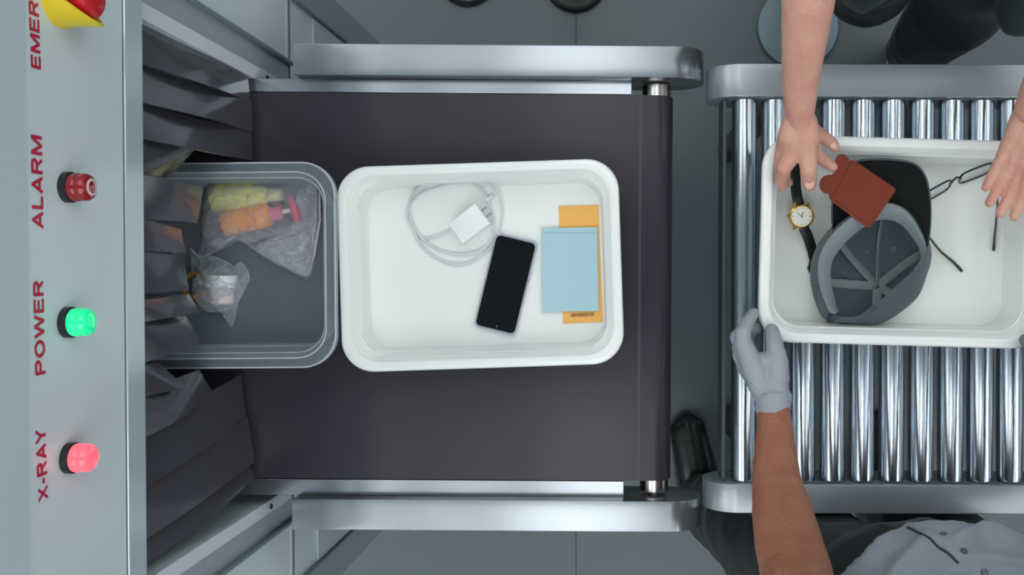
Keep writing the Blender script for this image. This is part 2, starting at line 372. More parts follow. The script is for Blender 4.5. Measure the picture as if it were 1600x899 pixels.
# ------------------------------------------------------------------ curtain strips (lead rubber), each its own thing
def Yat(py, z=1.055): return (CY - py) / FPX * (CAMZ - z)
def strip(n, pt0, pt1, b0, b1, label, bulge=0.0, curl=0.0, twist=0.0, xtop=-0.584):
    T0 = Vector((xtop - 0.0007*n, Yat(pt0), 1.1125)); T1 = Vector((xtop - 0.0007*n, Yat(pt1), 1.1125))
    B0 = P(*b0); B1 = P(*b1)
    NU, NV = 10, 22; th = 0.0022
    g = []
    for j in range(NV+1):
        v = j/NV; row = []
        for i in range(NU+1):
            u = i/NU
            p = T0.lerp(T1, u).lerp(B0.lerp(B1, u), v)
            p.x += 0.6*bulge*math.sin(math.pi*v**1.4)*(0.6+0.4*math.sin(math.pi*u)) 
            p.x += twist*(u-0.5)*math.sin(math.pi*min(1, v*1.1))*0.7 + 0.0012*math.sin(6*v+n*2.1+u*2)*v
            p.y += 0.001*math.sin(7*v+n)*v
            row.append(p)
        g.append(row)
    vs = [p for r in g for p in r]; W = NU+1
    # thickness along local normal
    nr = []
    for j in range(NV+1):
        for i in range(NU+1):
            du = g[j][min(i+1,NU)] - g[j][max(i-1,0)]; dv = g[min(j+1,NV)][i] - g[max(j-1,0)][i]
            k = du.cross(dv)
            if k.length < 1e-9: k = Vector((1, 0, 0))
            k.normalize(); nr.append(k if k.x > 0 else -k)
    back = [p - q*th for p, q in zip(vs, nr)]
    m = MB(); N_ = len(vs); fs = []
    for j in range(NV):
        for i in range(NU):
            a = j*W+i; fs.append((a, a+1, a+W+1, a+W)); fs.append((N_+a, N_+a+W, N_+a+W+1, N_+a+1))
    for i in range(NU):
        fs.append((i, i+N_, i+1+N_, i+1)); a = NV*W+i; fs.append((a, a+1, a+1+N_, a+N_))
    for j in range(NV):
        a = j*W; fs.append((a, a+W, a+W+N_, a+N_)); a = j*W+NU; fs.append((a, a+N_, a+W+N_, a+W))
    m.raw(vs+back, fs)
    o = m.build('curtain_strip', RUBBER, None, True, 50)
    return tag(o, label, 'curtain strip', 'rubber curtain strips hanging in the tunnel mouth')
strip(1, 22, 106, (385, 112, .765), (392, 160, .765), 'broad black rubber curtain strip hanging at the top end of the tunnel mouth', 0.012, 0, 0.02)
strip(4, 104, 164, (392, 158, .765), (396, 206, .765), 'second black curtain strip from the top end, hanging to the belt', 0.004, 0, 0.015)
strip(7, 160, 220, (392, 204, .765), (396, 252, .765), 'third black curtain strip from the top end, hanging beside the clear tray', -0.004, 0, 0.02)
strip(2, 214, 276, (306, 234, .90), (264, 279, .93), 'glossy curtain strip with a slanted bright edge over the clear tray\'s top edge', 0.012, 0.0, 0.02)
strip(3, 274, 343, (318, 293, .90), (307, 349, .905), 'curtain strip reflecting the yellow bottle, pointing at it', 0.012, 0.006, -0.01)
strip(5, 338, 395, (284, 358, .93), (291, 394, .93), 'short curtain strip with an orange reflection below the yellow-green one', 0.006, 0, 0.0)
strip(2, 390, 457, (288, 389, .90), (296, 455, .905), 'grey curtain strip whose end touches the copper ring', 0.010, 0.004, 0.0)
strip(5, 460, 506, (297, 460, .90), (313, 486, .89), 'narrow curtain strip just below the copper ring', 0.012, 0.0, 0.02)
strip(3, 498, 571, (291, 494, .90), (314, 536, .89), 'folded curtain strip lying over the clear tray\'s lower inner corner', 0.016, 0.014, 0.01)
strip(6, 566, 626, (246, 566, .98), (286, 603, .95), 'small raised curtain strip with a pale crease line', 0.016, 0.0, -0.02)
strip(2, 622, 692, (312, 578, .86), (336, 618, .86), 'curtain strip pressed against the lower outside of the clear tray', 0.004, 0.012, 0.02)
strip(5, 685, 770, (378, 584, .765), (386, 655, .765), 'wide dark curtain strip hanging to the belt below the clear tray', 0.006, 0.006, 0.02)
strip(3, 765, 850, (388, 652, .765), (397, 722, .765), 'black curtain strip second from the bottom end of the tunnel mouth', 0.006, 0, 0.015)
strip(6, 838, 893, (385, 712, .765), (396, 748, .765), 'black curtain strip at the bottom end of the tunnel mouth', 0.010, 0, 0.02)
MB().box((-0.60, YC-0.334, 1.100), (-0.595, YC+0.334, 1.115)).build('curtain_bar', DARKST, scn)

# ------------------------------------------------------------------ belt conveyor
bc = empty('belt_conveyor', (0, 0, 0), R(-0.4), 'black belt conveyor with brushed steel side rails leading out of the scanner', 'conveyor')
ZB = 0.75; Yt = 0.2765; Yb = -0.3265
rc = 0.026; XE = 0.055
ring = []
pts = [(-1.85, ZB), (-1.2, ZB), (-0.6, ZB), (-0.2, ZB), (XE, ZB)] + [(XE + rc*math.sin(R(a)), ZB-rc+rc*math.cos(R(a))) for a in range(10, 181, 10)] + [(-1.85, ZB-2*rc)]
ins = [(-1.85, ZB-2*rc+0.003)] + [(XE + (rc-0.003)*math.sin(R(a)), ZB-rc+(rc-0.003)*math.cos(R(a))) for a in range(180, 9, -10)] + [(XE, ZB-0.003), (-1.85, ZB-0.003)]
MB().loft([[(x, y, z) for x, z in pts+ins] for y in (Yb, Yt)]).build('belt', BELTM, bc, True, 30)
MB().box((0.030-0.003, Yb+0.0005, ZB+0.00005), (0.0315, Yt-0.0005, ZB+0.0003)).build('belt_joint', mat('belt_joint', (54, 55, 60), 0.45), bc)
MB().cyl((XE, Yb-0.019, ZB-rc), (XE, Yt+0.019, ZB-rc), rc-0.0035, 40).build('end_roller', STEELP, bc, True, 40)
MB().cyl((XE, Yb-0.045, ZB-rc), (XE, Yt+0.045, ZB-rc), 0.006, 16).build('axle', STEELP, bc, True, 40)
def rail_profile(x0, x1, zt, h, left_round, right_round, n=14):
    r = h/2; p = []
    if right_round: p += [(x1-r + r*math.sin(R(a)), zt-r + r*math.cos(R(a))) for a in [180*k/n for k in range(n+1)]]
    else: p += [(x1, zt), (x1, zt-h)]
    if left_round: p += [(x0+r - r*math.sin(R(a)), zt-r - r*math.cos(R(a))) for a in [180*k/n for k in range(n+1)]]
    else: p += [(x0, zt-h), (x0, zt)]
    return p
def rail(name, parent, x0, x1, y0, y1, zt, h, lr, rr, m=STEEL):
    pr = rail_profile(x0, x1, zt, h, lr, rr)
    mb = MB(); mb.loft([[(x, y, z) for x, z in pr] for y in (y0, y1)])
    bmesh.ops.bevel(mb.bm, geom=[e for f in mb.bm.faces if len(f.verts) > 5 for e in f.edges], offset=0.0012, segments=2, profile=0.5, affect='EDGES')
    return mb.build(name, m, parent, True, 30)
ZR = 0.775
ct = P(456, 71, ZR); ce = P(1102, 121, ZR)
rail('side_rail', bc, ct.x, 0.1295, 0.299, 0.3475, ZR, 0.10, False, True)
cb = P(459, 828, ZR)
rail('side_rail', bc, ct.x+0.003, 0.1295, -0.399, -0.3525, ZR, 0.10, False, True)
COVER = mat('cover_steel', (150, 154, 162), 0.2, 0.85, bump=0.03, bscale=20)
MB().box((-0.60, Yt+0.0012, ZB-0.006), (0.015, 0.2985, ZB+0.0005), 0.0008).build('cover_strip', COVER, bc)
MB().box((-0.60, -0.3522, ZB-0.006), (0.007, Yb-0.0012, ZB+0.0005), 0.0008).build('cover_strip', COVER, bc)
MB().box((-0.50, -0.34, 0.60), (0.0, 0.29, 0.685), 0.004).build('under_frame', DARKST, bc)
for x in (-0.45, -0.06):
    for y in (-0.375, 0.323):
        l = MB().box((x-0.02, y-0.02, 0.02), (x+0.02, y+0.02, 0.676), 0.003).build('leg', DARKST, bc)
        MB().lathe([(0.028, 0), (0.028, 0.012), (0.01, 0.02)], (x, y, 0)).build('foot_pad', BLACKP, l)
# ------------------------------------------------------------------ roller conveyor
rcv = empty('roller_conveyor', (0, 0, 0), R(-0.2), 'gravity roller conveyor of polished steel rollers between brushed steel rails', 'conveyor')
ZT = 0.765; rr = 0.0195
Ya = P(0, 150, ZR).y; Yd = P(0, 756.5, ZR).y
step = 46.8/FPX*(CAMZ-ZT)
x = (1165-CX)/FPX*(CAMZ-ZT)
k = 0
proto = None
while x < 1.25:
    if proto is None:
        mb = MB(); mb.lathe([(0.004, Yd-0.012), (0.004, Yd-0.003), (0.012, Yd-0.003), (0.0185, Yd+0.001), (rr, Yd+0.002), (rr, Ya-0.002), (0.0185, Ya-0.001), (0.012, Ya+0.003), (0.004, Ya+0.003), (0.004, Ya+0.012)], (0, 0, 0), 40, 'y')
        proto = mb.build('roller', STEELR, rcv, True, 35); o = proto
    else:
        o = proto.copy(); C.objects.link(o); o.parent = rcv
    o.location = (x, 0, ZT-rr); x += step
xl = x - step + 0.04
xs0 = 0.134
rail('side_rail', rcv, xs0, xl, Ya+0.0005, P(0, 101, ZR).y+0.002, ZR, 0.10, True, False, STEEL2)
rail('side_rail', rcv, xs0-0.003, xl, P(0, 801.5, ZR).y, Yd-0.0005, ZR, 0.10, True, False, STEEL2)
MB().box((0.158, Yd+0.0008, 0.695), (0.164, Ya-0.0008, 0.755), 0.001).build('cross_beam', DARKST, rcv)
MB().box((xl-0.02, Yd+0.0008, 0.69), (xl-0.012, Ya-0.0008, 0.765), 0.001).build('cross_beam', DARKST, rcv)
for x in (0.26, 1.15):
    for y in (Yd-0.021, Ya+0.023):
        l = MB().box((x-0.02, y-0.02, 0.02), (x+0.02, y+0.02, 0.68), 0.003).build('leg', DARKST, rcv)
        MB().lathe([(0.028, 0), (0.028, 0.012), (0.01, 0.02)], (x, y, 0)).build('foot_pad', BLACKP, l)
# ------------------------------------------------------------------ trays
def tray(name, m, hx, hy, z0, H, c, rz, label, cat, group, r=0.045, steps=None, ribs=True):
    """a moulded tray: floor, sloping walls with a step, flat rim with turned-down lip"""
    t = empty(name, (c[0], c[1], z0), rz, label, cat, group)
    n = 10
    def rg(ins, z, rad): return [(x, y, z) for x, y in rrect(hx-ins, hy-ins, max(rad, 0.006), n)]
    prof = [  # inside from floor centre outwards and back under
        (0.200, 0.0045, 0.01), (0.060, 0.0045, 0.030), (0.0305, 0.0045, 0.036), (0.0272, 0.0060, 0.037), (0.0255, 0.0105, 0.038), (0.0232, H*0.45, 0.040), (0.0212, H*0.80, 0.041), (0.0192, H*0.80+0.001, 0.042),
        (0.0165, H-0.006, 0.042), (0.0145, H-0.0012, 0.043), (0.0125, H, 0.044), (0.003, H, 0.047), (0.0006, H-0.0012, 0.048), (0.0, H-0.004, 0.048), (0.0, H-0.013, 0.048),
        (0.0022, H-0.013, 0.046), (0.0026, H-0.0035, 0.046), (0.0150, H-0.0040, 0.043), (0.0190, H-0.010, 0.042), (0.0215, H*0.80-0.003, 0.041), (0.0238, H*0.80-0.004, 0.040), (0.0260, H*0.45, 0.039), (0.0282, 0.009, 0.037), (0.0312, 0.0015, 0.035), (0.038, 0.0, 0.032), (0.200, 0.0, 0.01)]
    mb = MB()
    rings = []
    for (i, z, rad) in prof:
        if i == 0.200: rings.append([(x*0.02, y*0.02, z) for x, y in rrect(hx-0.06, hy-0.06, 0.02, n)])
        else: rings.append(rg(i, z, rad))
    mb.loft(rings)
    o = mb.build('basin', m, t, True, 60)
    return t
TZ = ZB + 0.0004
cw = P(750, 415, TZ+0.066)
tw = tray('security_tray', WHITE, 0.2105, 0.1535, TZ, 0.066, (cw.x, cw.y), R(1.9), 'white plastic tray on the black belt holding the black phone and blue passport', 'tray', None)
cg = P(305, 415.5, TZ+0.080)
CLEAR = film('clear_grey_plastic', (190, 202, 214), 0.14, 0.82, 0.05)
tc_ = tray('security_tray', CLEAR, 0.2070, 0.1515, TZ, 0.082, (cg.x, cg.y), R(0.5), 'transparent grey tray emerging under the rubber curtain, holding bottles in a plastic bag', 'tray', None)
TR = ZT + 0.0006
cr_ = P(1412, 378, TR+0.082)
tr = tray('security_tray', WHITE, 0.2075, 0.1515, TR, 0.082, (cr_.x, cr_.y), R(-1.6), 'white plastic tray on the rollers holding the baseball cap and glasses', 'tray', None)

# clear tray's thick edges as white tubes, added to paint in edge highlights
EDGE = film('edge_highlight_film', (236, 240, 246), 0.65, 1.0, 0.06)
for nm, ins, zz_, rad, r_ in (('rim_highlight', 0.0008, 0.081, 0.048, 0.0011), ('rim_highlight', 0.0145, 0.081, 0.043, 0.0010), ('wall_step_highlight', 0.0212, 0.066, 0.041, 0.0008), ('floor_highlight', 0.0268, 0.0070, 0.037, 0.0012)):
    q = [(x, y, zz_) for x, y in rrect(0.2070-ins, 0.1515-ins, rad, 8)]; q.append(q[0])
    MB().tube(q, r_, 8).build(nm, EDGE, tc_, True)
# ------------------------------------------------------------------ things in the white tray on the belt
ZW = TZ + 0.0047
def quad_px(pts, z): return [(P(a, b, z).x, P(a, b, z).y) for a, b in pts]
# orange boarding-pass folder under the passport
orange = mat('orange_card', (238, 176, 88), 0.45, var=0.03, vscale=40)
t = empty('ticket_folder', P(908, 413, ZW), 0, 'orange card folder with a barcode, lying under the light blue passport', 'ticket folder')
def local(poly, o): return [(x-o.location.x, y-o.location.y) for x, y in poly]
MB().prism(local(quad_px([(873, 322), (935, 320.5), (942, 503), (880, 506)], ZW), t), 0.0, 0.0022, 0.0004).build('cover', orange, t)
bm_ = MB(); xx = 0.0; u = 0
pa, pb = P(892, 493, ZW+0.0024), P(929, 491, ZW+0.0024)
random.seed(3)
while xx < 1.0:
    wd = random.choice((0.012, 0.02, 0.03)); gp = random.choice((0.012, 0.02))
    a = pa.lerp(pb, xx); b = pa.lerp(pb, min(1, xx+wd))
    bm_.box((a.x-t.location.x, a.y-t.location.y-0.0028, 0.00225), (b.x-t.location.x, a.y-t.location.y+0.0028, 0.0024)); xx += wd+gp
bm_.build('barcode', mat('print_ink', (92, 66, 40), 0.6), t)
t = empty('passport', P(890, 421, ZW+0.0026), 0, 'light blue passport booklet lying on top of the orange folder', 'passport')
pq = [(846, 357.5), (933, 355), (935.5, 486), (847, 487.5)]
MB().prism(local(quad_px(pq, ZW+0.006), t), 0.0, 0.0009, 0.0003).build('back_cover', mat('passport_blue', (166, 200, 212), 0.42, bump=0.15, bscale=900), t)
MB().prism([(x*0.985, y*0.985) for x, y in local(quad_px(pq, ZW+0.006), t)], 0.0009, 0.0040).build('pages', mat('paper', (225, 225, 215), 0.7), t)
MB().prism(local(quad_px(pq, ZW+0.006), t), 0.0040, 0.0050, 0.0004).build('front_cover', MC['passport_blue'], t)
MB().box((-0.0405, 0.056, 0.0045), (0.0405, 0.0573, 0.00512)).build('spine_crease', mat('passport_crease', (140, 178, 192), 0.5), t)
# phone
ph = [(776, 363), (842, 379), (806, 527), (737, 509)]
cp = P(790, 444.5, ZW+0.009)
t = empty('smartphone', (cp.x, cp.y, ZW), 0, 'black glass smartphone in a clear silver-edged case, lying slanted in the white tray', 'phone')
a = P(776, 363, ZW+.008); b = P(842, 379, ZW+.008); c_ = P(737, 509, ZW+.008)
wd = (b-a).length; ht = (c_-a).length; ang = math.atan2(b.y-a.y, b.x-a.x)
Mz = Matrix.Rotation(ang, 4, 'Z')
def rp(hx, hy, r): return [tuple((Mz @ Vector((x, y, 0))).xy) for x, y in rrect(hx, hy, r, 6)]
MB().prism(rp(wd/2, ht/2, 0.0085), 0.0, 0.0078, 0.0014).build('case', mat('clear_case', (190, 188, 202), 0.12, 0.35, coat=0.5), t)
MB().prism(rp(wd/2-0.0028, ht/2-0.0032, 0.007), 0.0070, 0.0086, 0.0004).build('screen', mat('black_glass', (9, 12, 15), 0.11, spec=0.4), t)
q = Mz @ Vector((0.002, -ht/2+0.0085, 0)); MB().lathe([(0.0011, 0), (0.0011, 0.00012), (0.0001, 0.00013)], (q.x, q.y, 0.0086), 12).build('front_camera', mat('camera_grey', (120, 130, 140), 0.2), t)
q = Mz @ Vector((wd/2-0.0003, 0.02, 0)); 
def orient_box(c, hx, hy, z0, z1):
    mb = MB(); mb.prism([tuple((Mz @ Vector((c[0]+sx*hx, c[1]+sy*hy, 0))).xy) for sx, sy in ((-1,-1),(1,-1),(1,1),(-1,1))], z0, z1, 0.0003); return mb
orient_box((wd/2, 0.02), 0.0006, 0.009, 0.003, 0.006).build('side_button', MC['clear_case'], t)
# white charging cable and plug
def pxs(l, z0, dz=None): return [P(x_, y_, z0 + (dz[i] if dz else 0)) for i, (x_, y_) in enumerate(l)]
cab = [(776,297),(784,322),(782,350),(775,375),(757,396),(735,410),(712,413.5),(685,405),(660,385),(645,357),(636,335),(644,306),(667,284),(700,276.5),(726,281),(750,297),(765,320),(772,348),(766,378),(741,395),(712,397),(687,391),(662,375),(646,352),(640,325),(657,303),(687,291),(725,285),(755,285),(776,297)]
cab = [(x_, max(y_, 281)) for x_, y_ in cab]
zz = [0.002 + 0.0022*abs(math.sin(i*0.9)) + (0.030 if y_ <= 283 else 0.022 if y_ <= 287 else 0.014 if y_ <= 292 else 0.007 if y_ <= 299 else 0.0) for i, (x_, y_) in enumerate(cab)]
o = MB().tube(cr(pxs(cab[:-1] + [(773, 296)], ZW, zz), 7), 0.0019, 10).build('charging_cable', mat('cable_white', (214, 214, 216), 0.35), None, True)
tag(o, 'thin white charging cable coiled in two loops above the phone', 'cable')
o2 = MB().tube(cr(pxs([(655,372),(670,372.5),(684,369),(703,360)], ZW+0.003), 7), 0.0019, 10).build('cable_end', MC['cable_white'], o, True)
pl = MB(); A = P(757, 312, ZW); B = P(748, 322, ZW)
pl.tube([P(771, 306, ZW+0.004), P(758, 313, ZW+0.005)], 0.0036, 12).build('connector', MC['cable_white'], o, True, 40)
bq = quad_px([(701, 350), (743, 318), (767, 350), (723, 382)], ZW+0.02)
cxq = sum(p[0] for p in bq)/4; cyq = sum(p[1] for p in bq)/4
t = empty('wall_charger', (cxq, cyq, ZW), 0, 'small white cube wall charger lying inside the cable loops', 'charger')
MB().prism([(x-cxq, y-cyq) for x, y in bq], 0.0, 0.026, 0.003).build('body', mat('charger_white', (236, 240, 240), 0.3), t, True, 40)
v = Vector((bq[2][0]-bq[1][0], bq[2][1]-bq[1][1], 0)); v.normalize(); nrm = Vector((-v.y, v.x, 0)); mid = Vector(((bq[1][0]+bq[2][0])/2-cxq, (bq[1][1]+bq[2][1])/2-cyq, 0.013))
for s_ in (-0.006, 0.006):
    MB().tube([mid+v*s_, mid+v*s_+Vector((-nrm.x, -nrm.y, 0))*(-0.010)*(1 if nrm.dot(mid) > 0 else -1)], 0.0018, 10).build('prong', STEEL, t, True, 40)
# ------------------------------------------------------------------ bottles and bags in the clear tray
def axis_lathe(name, a, b, prof, m, parent, flat=1.0, n=28):
    a = Vector(a); b = Vector(b); d = (b-a).normalized(); L = (b-a).length
    up = Vector((0, 0, 1)); up = (up - d*up.dot(d)).normalized(); sd = d.cross(up)
    rings = []
    for (h, r) in prof:
        rings.append([a + d*(L*h) + sd*(r*math.cos(2*math.pi*k/n)) + up*(r*flat*math.sin(2*math.pi*k/n)) for k in range(n)])
    return MB().loft(rings).build(name, m, parent, True, 50)
ZG = TZ + 0.0052
t = empty('lotion_bottle', (0, 0, 0), 0, 'yellow-green squeeze bottle with a pale flip cap lying in the bag', 'bottle')
a_, b_ = P(331, 311, ZG+.017), P(441, 304, ZG+.017)
axis_lathe('body', a_, b_, [(0, .010), (0.005, .0185), (0.04, .0215), (0.15, .0225), (0.40, .0215), (0.60, .0195), (0.74, .0155), (0.79, .0115), (0.80, .010)], mat('lotion_yellow', (236, 230, 136), 0.35, sss=0.1), t, 0.75)
axis_lathe('cap', a_, b_, [(0.80, .0085), (0.805, .0102), (0.96, .0100), (1.0, .0085)], mat('cap_cream', (222, 214, 168), 0.4), t, 0.95)
t = empty('pump_bottle', (0, 0, 0), 0, 'small orange pump bottle with a pink pump head lying in the bag', 'bottle')
a_, b_ = P(349, 351, ZG+.019), P(462, 327, ZG+.019)
axis_lathe('body', a_, b_, [(0, .012), (0.006, .0165), (0.03, .0185), (0.1, .0190), (0.55, .0190), (0.63, .0170), (0.665, .011), (0.67, .009)], mat('orange_plastic', (255, 166, 92), 0.35, sss=0.1), t)
axis_lathe('collar', a_, b_, [(0.67, .0095), (0.675, .0110), (0.82, .0105), (0.83, .006)], mat('pink_plastic', (228, 120, 150), 0.35), t)
axis_lathe('pump_stem', a_, b_, [(0.83, .0035), (0.93, .0035)], mat('white_plastic', (225, 225, 228), 0.35), t)
hb_ = MB(); hb_.tube([P(464, 345, ZG+.018), P(463, 336, ZG+.020), P(458, 322, ZG+.021), P(453, 308, ZG+.016)], [0.0065, 0.0075, 0.0062, 0.0035], 14); hb_.build('pump_head', mat('deep_pink_plastic', (226, 78, 122), 0.35), t, True, 60)
# crumpled clear bags
def bag(name, outline, z0, hfun, seed, m, label, cat, parts=None, amp=0.004, freq=45):
    ol = cr([(P(a, b, z0).x, P(a, b, z0).y, 0) for a, b in outline], 6, True)
    cxx = sum(p.x for p in ol)/len(ol); cyy = sum(p.y for p in ol)/len(ol); NR = 26
    mb = MB()
    for side in (0, 1):
        rings = []
        for i in range(NR+1):
            tt = max(0.02, i/NR); ring = []
            for p in ol:
                x = cxx + (p.x-cxx)*tt; y = cyy + (p.y-cyy)*tt
                h = hfun(x, y)
                nz = noise.noise(Vector((x*freq, y*freq, seed))); n2 = noise.noise(Vector((x*freq*2.3+3, y*freq*2.3, seed+5)))
                fold = (1-abs(nz)*3.0)*amp + n2*amp*0.9
                edge = (1-tt**6)
                if side: z = z0 + 0.0008 + 0.0005*abs(n2)
                else: z = z0 + 0.0022 + h*(edge**0.6) + max(-0.001, fold)*(0.35+0.65*edge)
                ring.append((x, y, z))
            rings.append(ring)
        mb.loft(rings, True, False)
    return tag(mb.build(name, m, None, True, 35, fix=False), label, cat)
BAGM = film('crumpled_bag_film', (226, 224, 234), 0.10, 0.85, 0.14, bump=0.3, bscale=35, crease=0.20, cscale=9)
def hb1(x, y):
    h = 0.0
    for (pa, pb, r) in ((P(331, 311, ZG), P(441, 304, ZG), .036), (P(349, 351, ZG), P(462, 327, ZG), .040)):
        d = pb-pa; tt = max(0, min(1, ((x-pa.x)*d.x+(y-pa.y)*d.y)/(d.x**2+d.y**2)))
        dist = math.hypot(x-pa.x-d.x*tt, y-pa.y-d.y*tt)
        h = max(h, r*max(0.0, 1-(dist/0.036)**2)**0.5 if dist < 0.036 else 0)
    return 0.006+h
bag('zip_bag', [(326,300),(322,339),(320,362),(312,398),(327,400),(345,387),(372,376),(399,392),(420,406),(441,417),(474,433),(486,434),(494,409),(500,375),(501,339),(498,292),(460,288),(419,287),(360,287),(335,288)],
    ZG, hb1, 2.0, BAGM, 'large crumpled clear zip bag around the yellow and orange bottles', 'plastic bag', amp=0.0055)
zb = C.objects['zip_bag']
FLAPM = film('folded_bag_film', (228, 226, 236), 0.28, 0.95, 0.14, bump=0.5, bscale=45, crease=0.55, cscale=16)
fl = bag('bag_fold', [(402,391),(420,403),(441,414),(472,429),(484,430),(491,409),(497,375),(498,341),(495,296),(474,291),(468,300),(472,352),(446,364),(420,374),(405,382)],
    ZG+0.004, lambda x, y: 0.007, 14.0, FLAPM, None, None, amp=0.006, freq=60)
fl.parent = zb
MB().tube([P(499, 300, ZG+.010), P(500, 345, ZG+.012), P(492, 395, ZG+.010), P(482, 430, ZG+.006)], 0.0012, 8).build('zip_strip', mat('zip_white', (225, 222, 232), 0.25), zb, True)
MB().tube([P(493, 300, ZG+.010), P(493, 345, ZG+.012), P(485, 395, ZG+.010), P(474, 428, ZG+.006)], 0.0009, 8).build('zip_strip', mat('zip_peach', (228, 196, 182), 0.25), zb, True)
# jar in a small bag
t = empty('cosmetic_jar', (0, 0, 0), 0, 'small jar with a broad white lid lying in the small crumpled bag', 'jar')
a_, b_ = P(346, 476, ZG+.021), P(346, 431, ZG+.021)
axis_lathe('body', a_, b_, [(0, .012), (0.02, .0165), (0.08, .0185), (0.58, .0190), (0.60, .0180)], mat('jar_pink', (226, 208, 210), 0.35), t)
axis_lathe('lid', a_, b_, [(0.58, .0195), (0.60, .0222), (0.95, .0222), (1.0, .0205)], mat('lid_white', (240, 240, 242), 0.3), t)
BAG2 = film('small_bag_film', (215, 224, 230), 0.14, 0.9, 0.14, bump=0.4, bscale=50, crease=0.45, cscale=18)
def hb2(x, y):
    c0 = P(346, 452, ZG); d = math.hypot((x-c0.x)/0.034, (y-c0.y)/0.034)
    return 0.004 + (0.044*math.sqrt(1-d*d*0.9) if d < 1 else 0.012*max(0, 1.4-d))
bag('produce_bag', [(298,388),(312,398),(335,400),(355,408),(369,416),(379,409),(391,432),(383,455),(374,472),(366,508),(359,509),(349,490),(322,487),(311,476),(303,450),(300,420)],
    ZG, hb2, 9.0, BAG2, 'small crumpled clear bag wrapped around the white-lidded jar', 'plastic bag', amp=0.006, freq=60)
mb = MB(); c0 = P(307, 446, ZG+.012); rings = []
tilt = Matrix.Rotation(R(12), 3, 'Y')
for k in range(48):
    a = 2*math.pi*k/48; rings.append([c0 + tilt @ Vector((math.cos(a)*r_, math.sin(a)*r_, h_)) for r_, h_ in ((.0155, -.005), (.0215, -.005), (.0215, .005), (.0155, .005))])
rings.append(rings[0]); mb.loft(rings, False, False)
tag(mb.build('tape_ring', mat('copper', (216, 150, 84), 0.28, 0.6), None, True, 40), 'copper-coloured ring lying between the curtain strip and the jar', 'ring')

# ------------------------------------------------------------------ cap, card holder, watch and glasses in the right tray
ZC = TR + 0.0052
cap = empty('baseball_cap', P(1371, 448, ZC), 0, 'grey baseball cap lying upside down with its black visor towards the top rail', 'cap')
Rm = [(1302,492,.806),(1288,470,.815),(1279,439,.835),(1280,402,.850),(1299,368,.862),(1330,340,.868),(1362,322,.868),(1392,319,.866),(1416,331,.862),(1435,357,.858),(1447,388,.853),(1438,412,.852),(1402,445,.848),(1368,476,.840),(1338,494,.815)]
Bl = [(1296,500),(1280,482),(1269,440),(1273,402),(1292,368),(1325,342),(1362,330),(1392,326),(1420,338),(1442,366),(1453,396),(1447,430),(1429,468),(1380,503),(1338,505)]
CO = Vector(cap.location)
Rw = [P(a, b, z_) - CO for a, b, z_ in Rm]; Bw = [P(a, b, .806) - CO for a, b in Bl]
Pole = P(1371, 448, ZC+0.0015) - CO
NS = 8
Rc = cr(Rw, NS, True); Bc = cr(Bw, NS, True); NU = len(Rc)
def S(i, t_):
    r_, b_ = Rc[i % NU], Bc[i % NU]; m_ = b_.lerp(Pole, 0.42); m_.z = Pole.z + 0.007
    pts_ = [r_, b_, m_, Pole]
    # cubic through four knots
    k_ = t_*3; j = min(2, int(k_)); f = k_-j
    A_ = pts_[max(0, j-1)]; B_ = pts_[j]; C_ = pts_[j+1]; D_ = pts_[min(3, j+2)]
    p = 0.5*((2*B_) + (C_-A_)*f + (2*A_-5*B_+4*C_-D_)*f*f + (3*B_-A_-3*C_+D_)*f**3)
    p = p.copy(); wr = noise.noise(Vector((i*0.13, t_*5, 1.0)))*0.003*math.sin(math.pi*min(1, t_*1.2)); p.z += abs(wr); 
    p.z = max(p.z, Pole.z)
    return p
NT = 18
mb = MB(); rings = [[S(i, j/NT*0.995) for i in range(NU)] for j in range(NT+1)]
# outer skin
outr = []
for j in range(NT, -1, -1):
    ring = []
    for i in range(NU):
        p = S(i, j/NT*0.995); d = Vector((p.x-Pole.x, p.y-Pole.y, 0)); d = d.normalized() if d.length > 1e-6 else Vector((0,0,0))
        q = p + d*0.0016; q.z = p.z - 0.0012 if j > 3 else p.z
        ring.append(q)
    outr.append(ring)
CAPM = sheen(mat('cap_cloth', (72, 83, 91), 0.85, bump=0.35, bscale=900, var=0.08, vscale=60), (1,1,1), 0.15)
mb.loft(rings + outr + [rings[0]], False, False); bmesh.ops.remove_doubles(mb.bm, verts=mb.bm.verts[:], dist=1e-6); mb.build('crown', CAPM, cap, True, 60)
# sweatband
wpx = [12,17,20,22,24,25,25,25,22,17,11,6,3,3,8]
W2 = []
for i, (a, b, z_) in enumerate(Rm):
    d = Vector((1371-a, 448-b)); d.normalize(); ww = wpx[i]
    W2.append(P(a+d.x*ww, b+d.y*ww, z_-0.016) - CO)
W2 = cr(W2, NS, True)
sweat = sheen(mat('sweatband_cloth', (122, 131, 135), 0.85, bump=0.4, bscale=700), (1,1,1), 0.15)
mb = MB(); i0, i1 = 0, int(11.4*NS)
rg = []
for i in range(i0, i1):
    a, b = Rc[i] + Vector((0, 0, .0010)), W2[i]
    mid_ = a.lerp(b, 0.5) + Vector((0, 0, 0.004+0.0012*math.sin(i*0.8)))
    rg.append([a, a.lerp(mid_, .5)+Vector((0,0,.001)), mid_, mid_.lerp(b, .6), b, b-Vector((0,0,.0012)), mid_-Vector((0,0,.0016)), a-Vector((0,0,.0008))])
mb.loft(rg); mb.build('sweatband', sweat, cap, True, 60)
